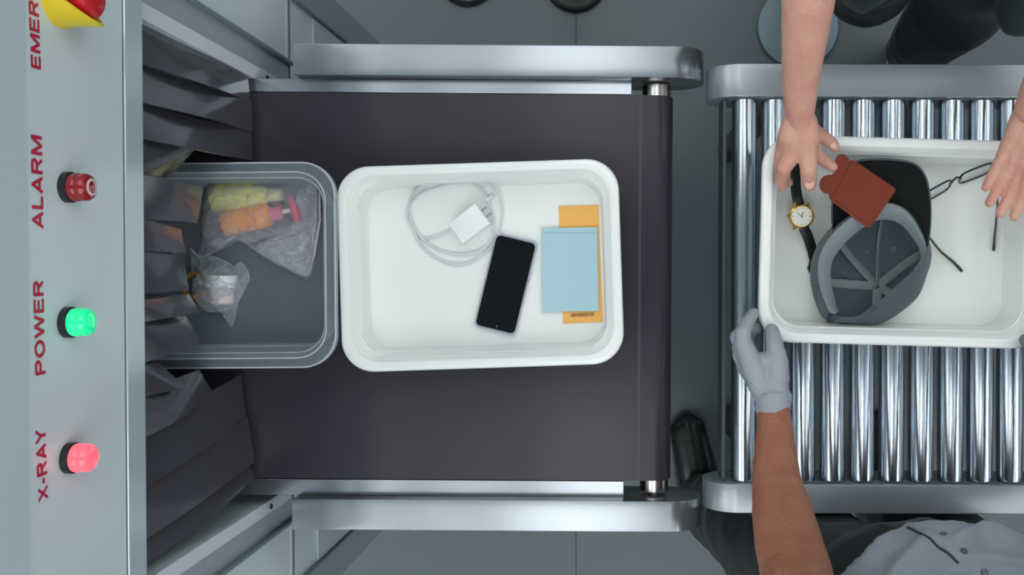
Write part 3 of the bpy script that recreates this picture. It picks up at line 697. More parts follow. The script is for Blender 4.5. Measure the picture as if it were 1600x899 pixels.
def tape(pa, pb, wd_, name='seam_tape', up=0):
    A_ = P(pa[0], pa[1], .80)-CO
    # nearest ring index by direction from the pole
    ang = math.atan2(A_.y-Pole.y, A_.x-Pole.x); best = min(range(NU), key=lambda i: abs(math.atan2(math.sin(math.atan2(Bc[i].y-Pole.y, Bc[i].x-Pole.x)-ang), math.cos(math.atan2(Bc[i].y-Pole.y, Bc[i].x-Pole.x)-ang))))
    pts_ = [S(best, tt/20) + Vector((0, 0, 0.0030)) for tt in range(up or 5, 20)] + [Pole + Vector((0, 0, .0030))]
    if name: return MB().tube(pts_, wd_/2, 10, flat=0.16, up=(0, 0, 1)).build(name, sweat, cap, True)
for q, u_ in (((1318, 380), 5), ((1380, 340), 5), ((1437, 398), 8), ((1293, 443), 5), ((1374, 490), 10), ((1430, 475), 12)):
    tape(q, None, 0.0150, up=u_)
MB().lathe([(0.0045, 0.0), (0.0045, 0.0015), (0.002, 0.003), (0.0003, 0.0032)], Pole+Vector((0, 0, .0015)), 16).build('button', mat('button_dark', (42, 46, 48), 0.5), cap, True)
for q in ((1361, 393), (1402, 388), (1322, 425)):
    ct_ = P(q[0], q[1], .80)-CO
    ang = math.atan2(ct_.y-Pole.y, ct_.x-Pole.x); best = min(range(NU), key=lambda i: abs(math.atan2(math.sin(math.atan2(Bc[i].y-Pole.y, Bc[i].x-Pole.x)-ang), math.cos(math.atan2(Bc[i].y-Pole.y, Bc[i].x-Pole.x)-ang))))
    tb = min(range(20, 95), key=lambda k_: (S(best, k_/100)-ct_).xy.length)
    p = S(best, tb/100)
    mb = MB(); rg = []
    for k in range(16):
        a = 2*math.pi*k/16; rg.append([p+Vector((math.cos(a)*r_, math.sin(a)*r_, h_+.0012)) for r_, h_ in ((.0016, 0), (.0032, 0), (.0032, .0012), (.0016, .0012))])
    rg.append(rg[0]); mb.loft(rg, False, False); mb.build('eyelet', mat('eyelet_thread', (120, 128, 134), 0.8), cap, True)
# visor (black underside up) with grey edge
vo = [(1301,350),(1301,322),(1308,292),(1320,263),(1342,251.5),(1372,249),(1402,250.5),(1430,257),(1446,276),(1453,308),(1454,345),(1450,384)]
vi = [(1300,372),(1303,360),(1316,346),(1330,338),(1350,329),(1368,323),(1388,320),(1402,324),(1416,333),(1427,346),(1436,360),(1446,388)]
def vz(px, py): 
    u_ = abs(px-1377)/76; return .853 - 0.0035*((385-py)/135)*1.5 + 0.010*u_*u_*0.3 - 0.004
vop = cr([P(a, b, vz(a, b))-CO for a, b in vo], 5); vip = cr([P(a, b, vz(a, b)-0.001)-CO for a, b in vi], 5)
mb = MB(); rows = []
for i in range(len(vop)):
    o_, n_ = vop[i], vip[i]
    row = [o_.lerp(n_, k/8) + Vector((0, 0, .0035*math.sin(math.pi*k/8))) for k in range(9)]
    rows.append(row + [p - Vector((0, 0, .0028)) for p in row[::-1]])
mb.loft(rows); mb.build('visor', mat('visor_black', (13, 16, 17), 0.85, spec=0.25, bump=0.3, bscale=800), cap, True, 50)
MB().tube([p - Vector((0, 0, .0012)) for p in vop], 0.0019, 8).build('visor_edge', CAPM, cap, True)
# back strap and buckle
MB().tube(cr([P(1298, 497, .812)-CO, P(1318, 503, .803)-CO, P(1340, 499, .812)-CO, P(1366, 480, .838)-CO], 6), 0.0045, 10, flat=0.25, up=(0, -0.6, 0.8)).build('back_strap', mat('strap_dark', (64, 72, 78), 0.8), cap, True)
MB().box(P(1291, 504, .800)-CO, P(1302, 491, .810)-CO, 0.0008).build('buckle', mat('buckle_black', (28, 28, 28), 0.4), cap)
# card holder with two round ears
t = empty('card_holder', P(1343, 300, .870), 0, 'reddish brown card holder with two round ears resting on the cap visor', 'card holder')
t.location.z = 0.0
zc_ = 0.8680
A_, B_, C_2, D_ = [P(a, b, zc_+.002) for a, b in ((1322, 244), (1398, 297), (1357, 356), (1290, 305))]
hlong = (B_-A_).normalized(); 
mb = MB()
def corner_poly(pts_, r=0.0035):
    out = []
    n_ = len(pts_)
    for i in range(n_):
        p0, p1, p2 = Vector(pts_[i-1][:2]), Vector(pts_[i][:2]), Vector(pts_[(i+1) % n_][:2])
        a = p1 + (p0-p1).normalized()*r; b = p1 + (p2-p1).normalized()*r
        for k in range(5):
            f = k/4; out.append(tuple((a*(1-f)**2 + p1*2*f*(1-f) + b*f*f)))
    return out
outl = cr([(1398,297,0),(1395,303,0),(1361,352,0),(1355,355.5,0),(1350,353,0),(1344,348.5,0),(1325,334,0),(1306,319,0),(1301,315,0),(1297,309,0),(1296,303,0),(1290,302,0),(1283.5,296,0),(1282,286,0),(1286,277,0),(1294,273,0),(1302,272,0),(1307,264,0),(1306,255,0),(1308,246,0),(1314,240.5,0),(1321,241,0),(1326,246,0),(1329,250.5,0),(1334,249.5,0),(1340,253.5,0),(1345,257,0),(1368,273.5,0),(1390,289,0),(1395,293,0)], 4, True)
poly = [(P(v.x, v.y, zc_+.002).x, P(v.x, v.y, zc_+.002).y) for v in outl]
poly = [(x-t.location.x, y-t.location.y) for x, y in poly][::-1]
slope = lambda x, y: (x*0.08 - y*0.06)
LE = mat('brown_leather', (118, 48, 30), 0.65, bump=0.2, bscale=700, spec=0.3)
MB().prism(poly, zc_, zc_+0.0022, 0.0005, zf=slope).build('back_panel', LE, t)
cx0 = sum(p[0] for p in poly)/len(poly); cy0 = sum(p[1] for p in poly)/len(poly)
pocket = [(P(a, b, zc_).x-t.location.x, P(a, b, zc_).y-t.location.y) for a, b in ((1331, 252), (1394.5, 297), (1356.5, 352.5), (1301, 310))]
MB().prism(corner_poly(pocket)[::-1], zc_+0.0022, zc_+0.0036, 0.0004, zf=slope).build('pocket', LE, t)
# wrist watch
wt = empty('wrist_watch', (0, 0, 0), 0, 'gold wrist watch with white dial and black strap, pinched by the bare hand', 'watch')
wc = P(1252, 338, .800); 
GOLD = mat('gold', (222, 178, 84), 0.2, 1.0)
tl = Matrix.Translation(wc) @ Matrix.Rotation(R(12), 4, 'X') @ Matrix.Rotation(R(4), 4, 'Y')
def tb(mb, name, m, parent, sm=True, ang_=40):
    bmesh.ops.transform(mb.bm, matrix=tl, verts=mb.bm.verts[:]); return mb.build(name, m, parent, sm, ang_)
mb = MB(); mb.lathe([(0.0145, -.004), (0.0185, -.0025), (0.0192, 0), (0.0186, .0025), (0.0168, .0038), (0.0160, .0030), (0.0156, .0020), (0.001, .0020)], (0,0,0), 48)
for sy in (1, -1):
    for sx in (1, -1): mb.tube([(sx*.0095, sy*.0150, -.001), (sx*.0098, sy*.0205, -.0025)], [.0026, .0017], 10)
case = tb(mb, 'case', GOLD, wt)
mb = MB(); mb.lathe([(0.0156, .0020), (0.0156, .0026), (0.0001, .0026)], (0,0,0), 48); dial = tb(mb, 'dial', mat('dial_white', (238, 238, 226), 0.3), wt)
mb = MB()
for k in range(12):
    a = R(30*k); r0, r1 = 0.0118, 0.0142; w_ = .0005 if k % 3 else .0008
    d = Vector((math.cos(a), math.sin(a), 0)); s_ = Vector((-d.y, d.x, 0))
    mb.raw([d*r0 - s_*w_ + Vector((0,0,.0028)), d*r1 - s_*w_ + Vector((0,0,.0028)), d*r1 + s_*w_ + Vector((0,0,.0028)), d*r0 + s_*w_ + Vector((0,0,.0028))], [(0,1,2,3)])
tb(mb, 'hour_marks', GOLD, dial, False)
for (a, L, w_) in ((80, .0075, .0006), (140, .0105, .0004)):
    mb = MB(); d = Vector((math.cos(R(a)), math.sin(R(a)), 0)); mb.tube([d*-.002+Vector((0,0,.0031)), d*L+Vector((0,0,.0031))], w_, 6); tb(mb, 'watch_hand', mat('hand_dark', (70, 64, 50), 0.4), dial)
mb = MB(); mb.lathe([(0.0028, -.019), (0.0030, -.0185), (0.0030, -.0215), (0.0022, -.0222)], (0,0,0), 14, 'x'); tb(mb, 'crown_knob', GOLD, wt)
STR = mat('black_leather', (24, 28, 31), 0.42, bump=0.3, bscale=500)
def strap(pts_, name='strap'):
    q = cr(pts_, 8); return MB().tube(q, 0.0082, 14, flat=0.20, up=(0, 0, 1)).build(name, STR, wt, True)
strap([P(1249, 321, .799), P(1245, 305, .806), P(1243, 285, .822), P(1244, 262, .842), P(1246, 250, .852)])
strap([P(1255.5, 355.5, .7965), P(1257.5, 360, .7965), P(1263, 372, .793), P(1269, 392, .784), P(1272, 408, ZC+.004), P(1268, 423, ZC+.003)])
mb = MB()
for a, b in (((1247, 312.5), (1249, 319)), ): pass
MB().box(P(1263, 426, ZC+.002), P(1274, 419, ZC+.005), 0.0006).build('buckle', mat('buckle_dark', (54, 52, 50), 0.3, 0.7), wt)
# glasses
gl = empty('glasses', (0, 0, 0), 0, 'black-rimmed glasses lying open between the cap and the palm-up hand', 'glasses')
GM = mat('glasses_black', (18, 22, 24), 0.25, coat=0.3)
def rim(c0, wv, hv, r=0.0016):
    q = []
    for k in range(33):
        a = 2*math.pi*k/32; ca, sa = math.cos(a), math.sin(a)
        f = 1.0/max(abs(ca)**4+abs(sa)**4, 1e-6)**0.25
        q.append(c0 + wv*(ca*f) + hv*(sa*f))
    return MB().tube(q, r, 8).build('rim', GM, gl, True), q
zg = ZC + 0.019
cL, cR = P(1462, 300, zg), P(1524, 271, zg)
wdir = (cR-cL).normalized(); side = Vector((-wdir.y, wdir.x, 0))
hv = side*0.0075 + Vector((0, 0, 0.0155)); wv = wdir*0.0255
LENS = film('lens_glass', (200, 210, 214), 0.03, 0.4, 0.03)
for c0, sgn in ((cL, -1), (cR, 1)):
    o_, q = rim(c0, wv - side*0.0018*sgn, hv)
    MB().raw([*q[:-1]], [tuple(range(32))])
    mb = MB(); mb.raw([p + (c0-p)*0.03 for p in q[:-1]] , [tuple(range(32))]); mb.build('lens', LENS, o_, fix=False)
mb = MB(); mb.tube(cr([cL+wv*0.98+hv*0.35, (cL+cR)/2+hv*0.65+side*0.002, cR-wv*0.98+hv*0.35], 6), [0.0017]*13, 8).build('bridge', GM, gl, True)
eL = cL - wv*1.0 + hv*0.6; eR = cR + wv*1.0 + hv*0.6
def temple(pts_, rs): 
    q = cr(pts_, 6); n_ = len(q); 
    return MB().tube(q, [rs[0]+(rs[1]-rs[0])*(k/(n_-1))**2 for k in range(n_)], 8).build('temple', GM, gl, True)
temple([eL, P(1432, 335, zg+.008), P(1441, 355, zg+.006), P(1452, 371, zg+.002), P(1470, 393, ZC+.012), P(1490, 410, ZC+.006), P(1503, 424, ZC+.003)], (.0014, .0024))
temple([eR, P(1558, 278, zg+.008), P(1559, 305, zg+.005), P(1557, 340, zg-.004), P(1554, 372, ZC+.006), P(1552.5, 392, ZC+.003)], (.0014, .0024))
for c0, s_ in ((cL, 1), (cR, -1)):
    MB().tube([c0+wv*0.9*s_-hv*0.1, c0+wv*1.06*s_-hv*0.35+side*0.004], [.0012, .0022], 8).build('nose_pad', LENS, gl, True)
# ------------------------------------------------------------------ objects on the floor by the back
def dome_base(name, c, r, prof, m, label, cat, extra=None):
    t = empty(name, c, 0, label, cat)
    MB().lathe([(r*a, b) for a, b in prof], (0, 0, 0), 56).build('base', m, t, True, 35)
    return t
c0 = P(729, -38, 0.01); c0.z = 0
t = dome_base('stanchion', c0, 0.062, [(1.0, 0), (1.02, .004), (1.0, .010), (.90, .016), (.6, .026), (.3, .038), (.3, .04)], mat('chrome', (220, 222, 225), 0.08, 1.0), 'chrome domed stanchion base with black rim, cut by the top edge', 'stanchion')
mb = MB(); rg = [[(r_*math.cos(2*math.pi*k/56), r_*math.sin(2*math.pi*k/56), h_) for k in range(56)] for r_, h_ in ((.062, 0), (.071, 0), (.072, .008), (.066, .012), (.062, .006))]
mb.loft(rg, False, False).build('rubber_rim', BLACKP, t, True, 40)
MB().lathe([(.019, .036), (.019, .90), (.024, .905), (.024, .93), (.010, .95), (.001, .952)], (0, 0, 0), 32).build('post', MC['chrome'], t, True, 35)
c0 = P(899, -31, 0.01); c0.z = 0
t = dome_base('floor_stand', c0, 0.075, [(1.0, 0), (1.02, .006), (.97, .020), (.90, .022), (.86, .014), (.3, .012), (.28, .02)], mat('black_rubber', (22, 25, 27), 0.4), 'black raised-rim round floor stand, cut by the top edge', 'floor stand')
MB().lathe([(.019, .015), (.019, .90), (.024, .905), (.024, .93), (.010, .95), (.001, .952)], (0, 0, 0), 32).build('post', BLACKP, t, True, 35)
c0 = P(1247, 42, 0.01); c0.z = 0
t = dome_base('round_base', c0, 0.098, [(1.0, 0), (1.01, .004), (1.0, .009), (.97, .012), (.3, .014)], mat('blue_grey_metal', (104, 122, 132), 0.35, 0.4), 'blue-grey round metal base plate on the floor beside the bare forearm', 'base plate')
# ------------------------------------------------------------------ people
def capsule(mb, p0, r0, p1, r1, n=24):
    p0, p1 = Vector(p0), Vector(p1); d = p1-p0; L = d.length
    if L < 1e-6: d = Vector((0, 0, 1))
    d.normalize(); a = Vector((0, 0, 1)) if abs(d.z) < 0.9 else Vector((1, 0, 0)); a = (a-d*a.dot(d)).normalized(); b = d.cross(a)
    rings = []
    for k in range(6):
        t_ = R(5+85*k/5); c = p0 - d*(r0*math.cos(t_)); rr_ = r0*math.sin(t_); rings.append([c+a*(rr_*math.cos(2*math.pi*i/n))+b*(rr_*math.sin(2*math.pi*i/n)) for i in range(n)])
    for k in range(6):
        t_ = R(90-85*k/5); c = p1 + d*(r1*math.cos(t_)); rr_ = r1*math.sin(t_); rings.append([c+a*(rr_*math.cos(2*math.pi*i/n))+b*(rr_*math.sin(2*math.pi*i/n)) for i in range(n)])
    mb.loft(rings)
def ellipsoid(mb, c, rad, M=None, n=20):
    c = Vector(c); M = M or Matrix.Identity(3); rings = []
    for k in range(1, 12):
        t_ = math.pi*k/12; rings.append([c + M @ Vector((rad[0]*math.sin(t_)*math.cos(2*math.pi*i/n), rad[1]*math.sin(t_)*math.sin(2*math.pi*i/n), rad[2]*math.cos(t_))) for i in range(n)])
    mb.loft(rings)
def chain(mb, pts, rs):
    for i in range(len(pts)-1): capsule(mb, pts[i], rs[i], pts[i+1], rs[i+1])
def solid(mb, voxel, it=3, fac=0.5, disp=None):
    bmesh.ops.recalc_face_normals(mb.bm, faces=mb.bm.faces[:])
    me = bpy.data.meshes.new('tmp'); mb.bm.to_mesh(me); mb.bm.free()
    o = bpy.data.objects.new('tmp', me); C.objects.link(o)
    r_ = o.modifiers.new('r', 'REMESH'); r_.mode = 'VOXEL'; r_.voxel_size = voxel; r_.use_smooth_shade = True
    s_ = o.modifiers.new('s', 'SMOOTH'); s_.factor = fac; s_.iterations = it
    me2 = bpy.data.meshes.new_from_object(o.evaluated_get(bpy.context.evaluated_depsgraph_get()))
    bpy.data.objects.remove(o)
    if disp:
        me2.update()
        nn = [v.normal.copy() for v in me2.vertices]
        for v, q in zip(me2.vertices, nn): v.co = v.co + q*disp(v.co)
    for p in me2.polygons: p.use_smooth = True
    return me2
def join(name, meshes, m, parent=None):
    bm_ = bmesh.new()
    for me in meshes: bm_.from_mesh(me)
    me = bpy.data.meshes.new(name); bm_.to_mesh(me); bm_.free()
    for p in me.polygons: p.use_smooth = True
    return link(name, me, m, parent)
def skin(name, col, blush):
    m = mat(name, col, 0.5, bump=0.0, sss=0.12)
    nt = m.node_tree; b = nt.nodes['Principled BSDF']
    tc = nt.nodes.new('ShaderNodeTexCoord')
    n1 = nt.nodes.new('ShaderNodeTexNoise'); n1.inputs['Scale'].default_value = 32; n1.inputs['Detail'].default_value = 6
    n2 = nt.nodes.new('ShaderNodeTexNoise'); n2.inputs['Scale'].default_value = 420; n2.inputs['Detail'].default_value = 3
    wv_ = nt.nodes.new('ShaderNodeTexVoronoi'); wv_.inputs['Scale'].default_value = 260
    mx = nt.nodes.new('ShaderNodeMix'); mx.data_type = 'RGBA'
    mx.inputs['A'].default_value = [lin(c) for c in col] + [1]; mx.inputs['B'].default_value = [lin(c) for c in blush] + [1]
    rmp = nt.nodes.new('ShaderNodeMapRange'); rmp.inputs['From Min'].default_value = 0.35; rmp.inputs['From Max'].default_value = 0.7
    nt.links.new(tc.outputs['Object'], n1.inputs['Vector']); nt.links.new(tc.outputs['Object'], n2.inputs['Vector']); nt.links.new(tc.outputs['Object'], wv_.inputs['Vector'])
    nt.links.new(n1.outputs['Fac'], rmp.inputs['Value']); nt.links.new(rmp.outputs['Result'], mx.inputs['Factor']); nt.links.new(mx.outputs['Result'], b.inputs['Base Color'])
    ad = nt.nodes.new('ShaderNodeMath'); ad.operation = 'ADD'; nt.links.new(n2.outputs['Fac'], ad.inputs[0]); nt.links.new(wv_.outputs['Distance'], ad.inputs[1])
    bp = nt.nodes.new('ShaderNodeBump'); bp.inputs['Strength'].default_value = 0.35; bp.inputs['Distance'].default_value = 0.0009
    nt.links.new(ad.outputs[0], bp.inputs['Height']); nt.links.new(bp.outputs['Normal'], b.inputs['Normal'])
    return m
SKIN1 = skin('fair_skin', (208, 160, 140), (206, 142, 130))
SKIN2 = skin('brown_skin', (164, 108, 84), (152, 94, 72))
NAIL = mat('nail', (222, 178, 160), 0.25, coat=0.3)
def face_and_skull(mb, hc, fwd, h=0.225):
    """hc = head centre, fwd = horizontal unit vector the face looks along"""
    f = Vector(fwd).normalized(); sdv = Vector((-f.y, f.x, 0)); up = Vector((0, 0, 1))
    M = Matrix((( sdv.x, f.x, 0), (sdv.y, f.y, 0), (0, 0, 1)))
    hc = Vector(hc)
    ellipsoid(mb, hc + up*0.025, (0.075, 0.095, 0.088), M)
    ellipsoid(mb, hc + f*0.018 - up*0.045, (0.058, 0.070, 0.068), M)
    capsule(mb, hc + f*0.060 - up*0.092, 0.020, hc + f*0.066 - up*0.088, 0.018)
    capsule(mb, hc + f*0.090 + up*0.005, 0.008, hc + f*0.106 - up*0.028, 0.012)
    for s_ in (-1, 1):
        capsule(mb, hc + f*0.098 - up*0.032 + sdv*0.006*s_, 0.008, hc + f*0.098 - up*0.033 + sdv*0.010*s_, 0.007)
        capsule(mb, hc + f*0.078 + up*0.022 + sdv*0.015*s_, 0.010, hc + f*0.070 + up*0.022 + sdv*0.045*s_, 0.010)
        ellipsoid(mb, hc - f*0.002 - up*0.008 + sdv*0.080*s_, (0.008, 0.018, 0.031), M)
        capsule(mb, hc + f*0.060 - up*0.025 + sdv*0.035*s_, 0.018, hc + f*0.05 - up*0.06 + sdv*0.03*s_, 0.018)
    capsule(mb, hc + f*0.082 - up*0.060 - sdv*0.016, 0.0065, hc + f*0.082 - up*0.060 + sdv*0.016, 0.0065)
    capsule(mb, hc + f*0.079 - up*0.070 - sdv*0.013, 0.0070, hc + f*0.079 - up*0.070 + sdv*0.013, 0.0070)
    return M
def face_parts(body, hc, fwd, haircol, iris):
    f = Vector(fwd).normalized(); sdv = Vector((-f.y, f.x, 0)); up = Vector((0, 0, 1)); hc = Vector(hc)
    M = Matrix((( sdv.x, f.x, 0), (sdv.y, f.y, 0), (0, 0, 1)))
    for s_ in (-1, 1):
        e = MB(); ellipsoid(e, hc + f*0.074 + up*0.004 + sdv*0.030*s_, (0.013, 0.012, 0.009), M); eo = e.build('eye', mat('eye_white', (230, 228, 224), 0.2), body, True)
        e = MB(); ellipsoid(e, hc + f*0.0845 + up*0.002 + sdv*0.030*s_, (0.0055, 0.003, 0.0055), M); e.build('iris', mat('iris_'+iris[0], iris[1], 0.15), eo, True)
    hm = MB(); ellipsoid(hm, hc + up*0.042 - f*0.012, (0.081, 0.098, 0.083), M); ellipsoid(hm, hc - f*0.045 - up*0.005, (0.070, 0.058, 0.080), M)
    for s_ in (-1, 1): capsule(hm, hc + up*0.06 + f*0.07 + sdv*0.03*s_, 0.020, hc + up*0.03 - f*0.02 + sdv*0.066*s_, 0.020)
    me = solid(hm, 0.004, 2, 0.5, lambda p: 0.003*noise.noise(Vector((p.x*60, p.y*60, p.z*160))))
    link('hair', me, sheen(mat('hair_'+haircol[0], haircol[1], 0.55, bump=1.0, bscale=300), (1,1,1), 0.2), body)
def nail(p, d, nrm, w_, body):
    d = Vector(d).normalized(); nrm = Vector(nrm); nrm = (nrm - d*nrm.dot(d)).normalized(); s_ = d.cross(nrm)
    M = Matrix(((s_.x, d.x, nrm.x), (s_.y, d.y, nrm.y), (s_.z, d.z, nrm.z)))
    e = MB(); ellipsoid(e, p, (w_, w_*1.25, 0.0014), M); return e.build('nail', NAIL, body, True)

# ---------- passenger at the back of the table
LX, LY = 0.48, 0.53
PS = Vector((LX, LY, 0))
hi = MB()
wr = P(1250, 172, .945)
chain(hi, [(0.262, 0.462, 1.215), (0.236, 0.425, 1.115), P(1262, -60, 1.085), P(1263, 0, 1.060), P(1255, 80, 1.010), P(1250, 135, .968), P(1250, 158, .951), P(1250, 176, .938), P(1249, 196, .925), P(1249, 216, .916)], [.045, .0415, .0375, .0325, .0275, .0238, .0220, .0200, .0172, .0135])
K = {'m': P(1262, 238, .905), 'r': P(1238, 241, .902), 'p': P(1224, 232, .893), 'i': P(1268, 228, .897)}
for k_, r_ in (('m', .0135), ('r', .0130), ('p', .0115), ('i', .0125)):
    off = {'m': (1254, 188), 'r': (1248, 188), 'p': (1240, 190), 'i': (1260, 190)}[k_]
    chain(hi, [P(off[0], off[1], .928), P((off[0]+K[k_].x/((CAMZ-K[k_].z)/FPX)+CX)/2, 212, .918), K[k_]], [.0150, .0150, r_])
chain(hi, [K['m'], P(1263, 264, .898), P(1264, 280, .880), P(1265, 289, .867)], [.0132, .0118, .0116, .0098])
chain(hi, [K['r'], P(1225, 261, .893), P(1221, 279, .868), P(1223, 294, .848)], [.0130, .0118, .0098, .0062])
chain(hi, [K['p'], P(1218, 258, .876), P(1226, 276, .856), P(1232, 286, .842)], [.0112, .0095, .0080, .0068])
chain(hi, [K['i'], P(1280, 246, .878), P(1291, 254, .868), P(1302, 261, .862)], [.0115, .0092, .0082, .0072])
chain(hi, [P(1258, 194, .918), P(1271, 206, .892), P(1286, 214, .878), P(1299, 223, .868), P(1305, 230, .864)], [.0150, .0120, .0098, .0088, .0074])
def knuck(p):
    return 0.0
JOINTS = []
def arm_detail(p):
    for J, d_, rad_ in JOINTS:
        q = p-J
        if q.length < rad_ and q.z > -0.002:
            return 0.0006*noise.noise(p*70) - 0.0011*(1-q.length/rad_)*(0.5+0.5*math.cos(2*math.pi*q.dot(d_)/0.0036))
    return 0.0006*noise.noise(p*70) + 0.00035*noise.noise(p*220)
JOINTS = [(P(1263.5, 268, .897)+Vector((0, 0, .010)), Vector((0, 1, 0)), .015), (P(1264, 281, .880)+Vector((0, 0, .010)), Vector((0, .9, .4)), .010), (P(1224, 261, .893)+Vector((0, 0, .010)), Vector((.2, .95, .1)), .012)]
me_r = solid(hi, 0.0017, 6, 0.5, arm_detail)
hi = MB()
chain(hi, [(0.690, 0.455, 1.22), (0.70, 0.42, 1.13), (0.655, 0.33, 1.06), P(1640, 110, .985), P(1614, 168, .948)], [.045, .042, .037, .028, .0235])
LK = {'p': P(1568, 240, .907), 'r': P(1580, 257, .905), 'm': P(1591, 272, .905), 'i': P(1601, 290, .906)}
for k_, st in (('p', (1600, 178)), ('r', (1608, 182)), ('m', (1617, 188)), ('i', (1626, 196))):
    s0 = P(st[0], st[1], .936); chain(hi, [s0, s0.lerp(LK[k_], .5), s0.lerp(LK[k_], .85), LK[k_]], [.0150, .0130, .0105, .0085])
for k_, mids, rs in (('p', [(1556, 264, .900), (1547, 281, .896), (1541, 293, .893)], (.0085, .0080, .0073, .0063)),
                     ('r', [(1567, 281, .895), (1555, 303, .889), (1546.5, 317, .888)], (.0088, .0084, .0078, .0068)),
                     ('m', [(1581, 297, .895), (1571, 319, .888), (1563, 333, .887)], (.0090, .0086, .0080, .0070)),
                     ('i', [(1596, 309, .896), (1590, 326, .890), (1585, 338, .889)], (.0092, .0088, .0082, .0072))):
    chain(hi, [LK[k_]] + [P(*q) for q in mids], rs)
chain(hi, [P(1625, 195, .935), P(1650, 225, .925), P(1665, 250, .915), P(1672, 270, .91)], [.019, .015, .012, .0095])
JOINTS = [(P(1569, 256, .910), Vector((.5, .86, 0)), .010), (P(1577, 272, .908), Vector((.5, .86, 0)), .010), (P(1588, 288, .908), Vector((.5, .86, 0)), .010), (P(1592, 232, .925), Vector((.3, -.95, 0)), .016)]
me_l = solid(hi, 0.0017, 3, 0.45, arm_detail)
lo = MB()
hcP = Vector((LX, LY-0.03, 1.60)); fP = Vector((-0.05, -1, 0)).normalized()
face_and_skull(lo, hcP, fP)
def torso(mb, cx, cy, sh_l, sh_r, hip_l, hip_r, kz=1.0, grow=0.0):
    ch = Vector((cx, cy, 1.27))
    ellipsoid(mb, ch, (0.170+grow, 0.115+grow, 0.19+grow)); ellipsoid(mb, (cx, cy, 1.08), (0.155+grow, 0.112+grow, 0.17+grow)); ellipsoid(mb, (cx, cy, 0.95), (0.165+grow, 0.118+grow, 0.12+grow))
    for s_ in (sh_l, sh_r): capsule(mb, s_, .055+grow, (cx, cy, 1.38), .070+grow)
capsule(lo, (LX, LY, 1.42), .058, (LX, LY-0.015, 1.54), .052)
shR, shL = (LX-0.185, LY, 1.40), (LX+0.185, LY, 1.40)
torso(lo, LX, LY, shR, shL, None, None)
eR = (0.236, 0.425, 1.115); eL = (0.70, 0.42, 1.13)
chain(lo, [shR, Vector(shR).lerp(Vector(eR), .5), eR], [.052, .044, .030]); chain(lo, [shL, Vector(shL).lerp(Vector(eL), .5), eL], [.052, .044, .030])
PL = ([(0.40, 0.56, .92), (0.455, 0.535, .50), (0.475, 0.82, .12)], [(0.56, 0.56, .92), (0.615, 0.485, .52), (0.668, 0.505, .11)])
for q in PL: chain(lo, q, [.085, .058, .038])
me_b = solid(lo, 0.0065, 2, 0.5)
pas = join('passenger', [me_b, me_r, me_l], SKIN1)
tag(pas, 'light-skinned person in dark trousers and dark jacket reaching into the right tray with bare forearms', 'person')
face_parts(pas, hcP, fP, ('grey', (96, 92, 88)), ('blue', (70, 96, 120)))
from mathutils.bvhtree import BVHTree
def bvh(o):
    q = bmesh.new(); q.from_mesh(o.data); t_ = BVHTree.FromBMesh(q); q.free(); return t_
def hit(tree, px, py):
    h = tree.ray_cast(Vector((0, 0, CAMZ)), Vector(((px-CX)/FPX, -(py-CY)/FPX, -1)).normalized())
    return (h[0], h[1]) if h[0] else (None, None)
tp = bvh(pas)
for px, py, dx, dy, w_ in ((1265, 288, 0.02, -1, .0066), (1302, 228, .6, -.8, .0048)):
    p, n_ = hit(tp, px, py)
    if p: nail(p - n_*0.0002, (dx, dy, -0.5), n_, w_, pas)
def cloth_disp(sd, amp=0.006, f=14):
    def g(p):
        a = noise.noise(Vector((p.x*f+sd, p.y*f, p.z*f*0.6))); b = noise.noise(Vector((p.x*f*2.3, p.y*f*2.3+sd, p.z*f*2)))
        return amp*(1-abs(a)*2.6) + amp*0.35*b
    return g
def trousers(name, legs, cx, cy, m, body, sd, waist=0.98, g=0.014):
    mb = MB()
    ellipsoid(mb, (cx, cy, .93), (.168+g, .118+g, .11))
    for q in legs: chain(mb, [Vector(q[0]), Vector(q[0]).lerp(Vector(q[1]), .5), Vector(q[1]), Vector(q[1]).lerp(Vector(q[2]), .5), Vector(q[2])], [.092+g, .080+g, .066+g, .056+g, .046+g])
    if g > 0.02: chain(mb, [(cx-0.07, cy-0.005, .86), (cx-0.10, cy+0.01, .70), (cx-0.13, cy+0.03, .58)], [.100, .095, .085])
    return link(name, solid(mb, 0.006, 3, 0.5, cloth_disp(sd, 0.004, 12)), m, body)
NAVY = sheen(mat('navy_trousers', (34, 38, 44), 0.8, bump=0.3, bscale=600), (1,1,1), 0.1)
trousers('trousers', PL, LX, LY, NAVY, pas, 3.0)
JK = sheen(mat('dark_green_jacket', (32, 44, 44), 0.75, bump=0.35, bscale=500), (1,1,1), 0.1)
mb = MB(); torso(mb, LX, LY+0.006, shR, shL, None, None, grow=0.010); ellipsoid(mb, (LX-0.01, LY-0.035, .96), (.13, .125, .10))
shirtP = link('shirt', solid(mb, 0.006, 3, 0.5, cloth_disp(6.0, 0.004, 10)), mat('pale_blue_shirt', (150, 170, 180), 0.8, bump=0.2, bscale=700), pas)
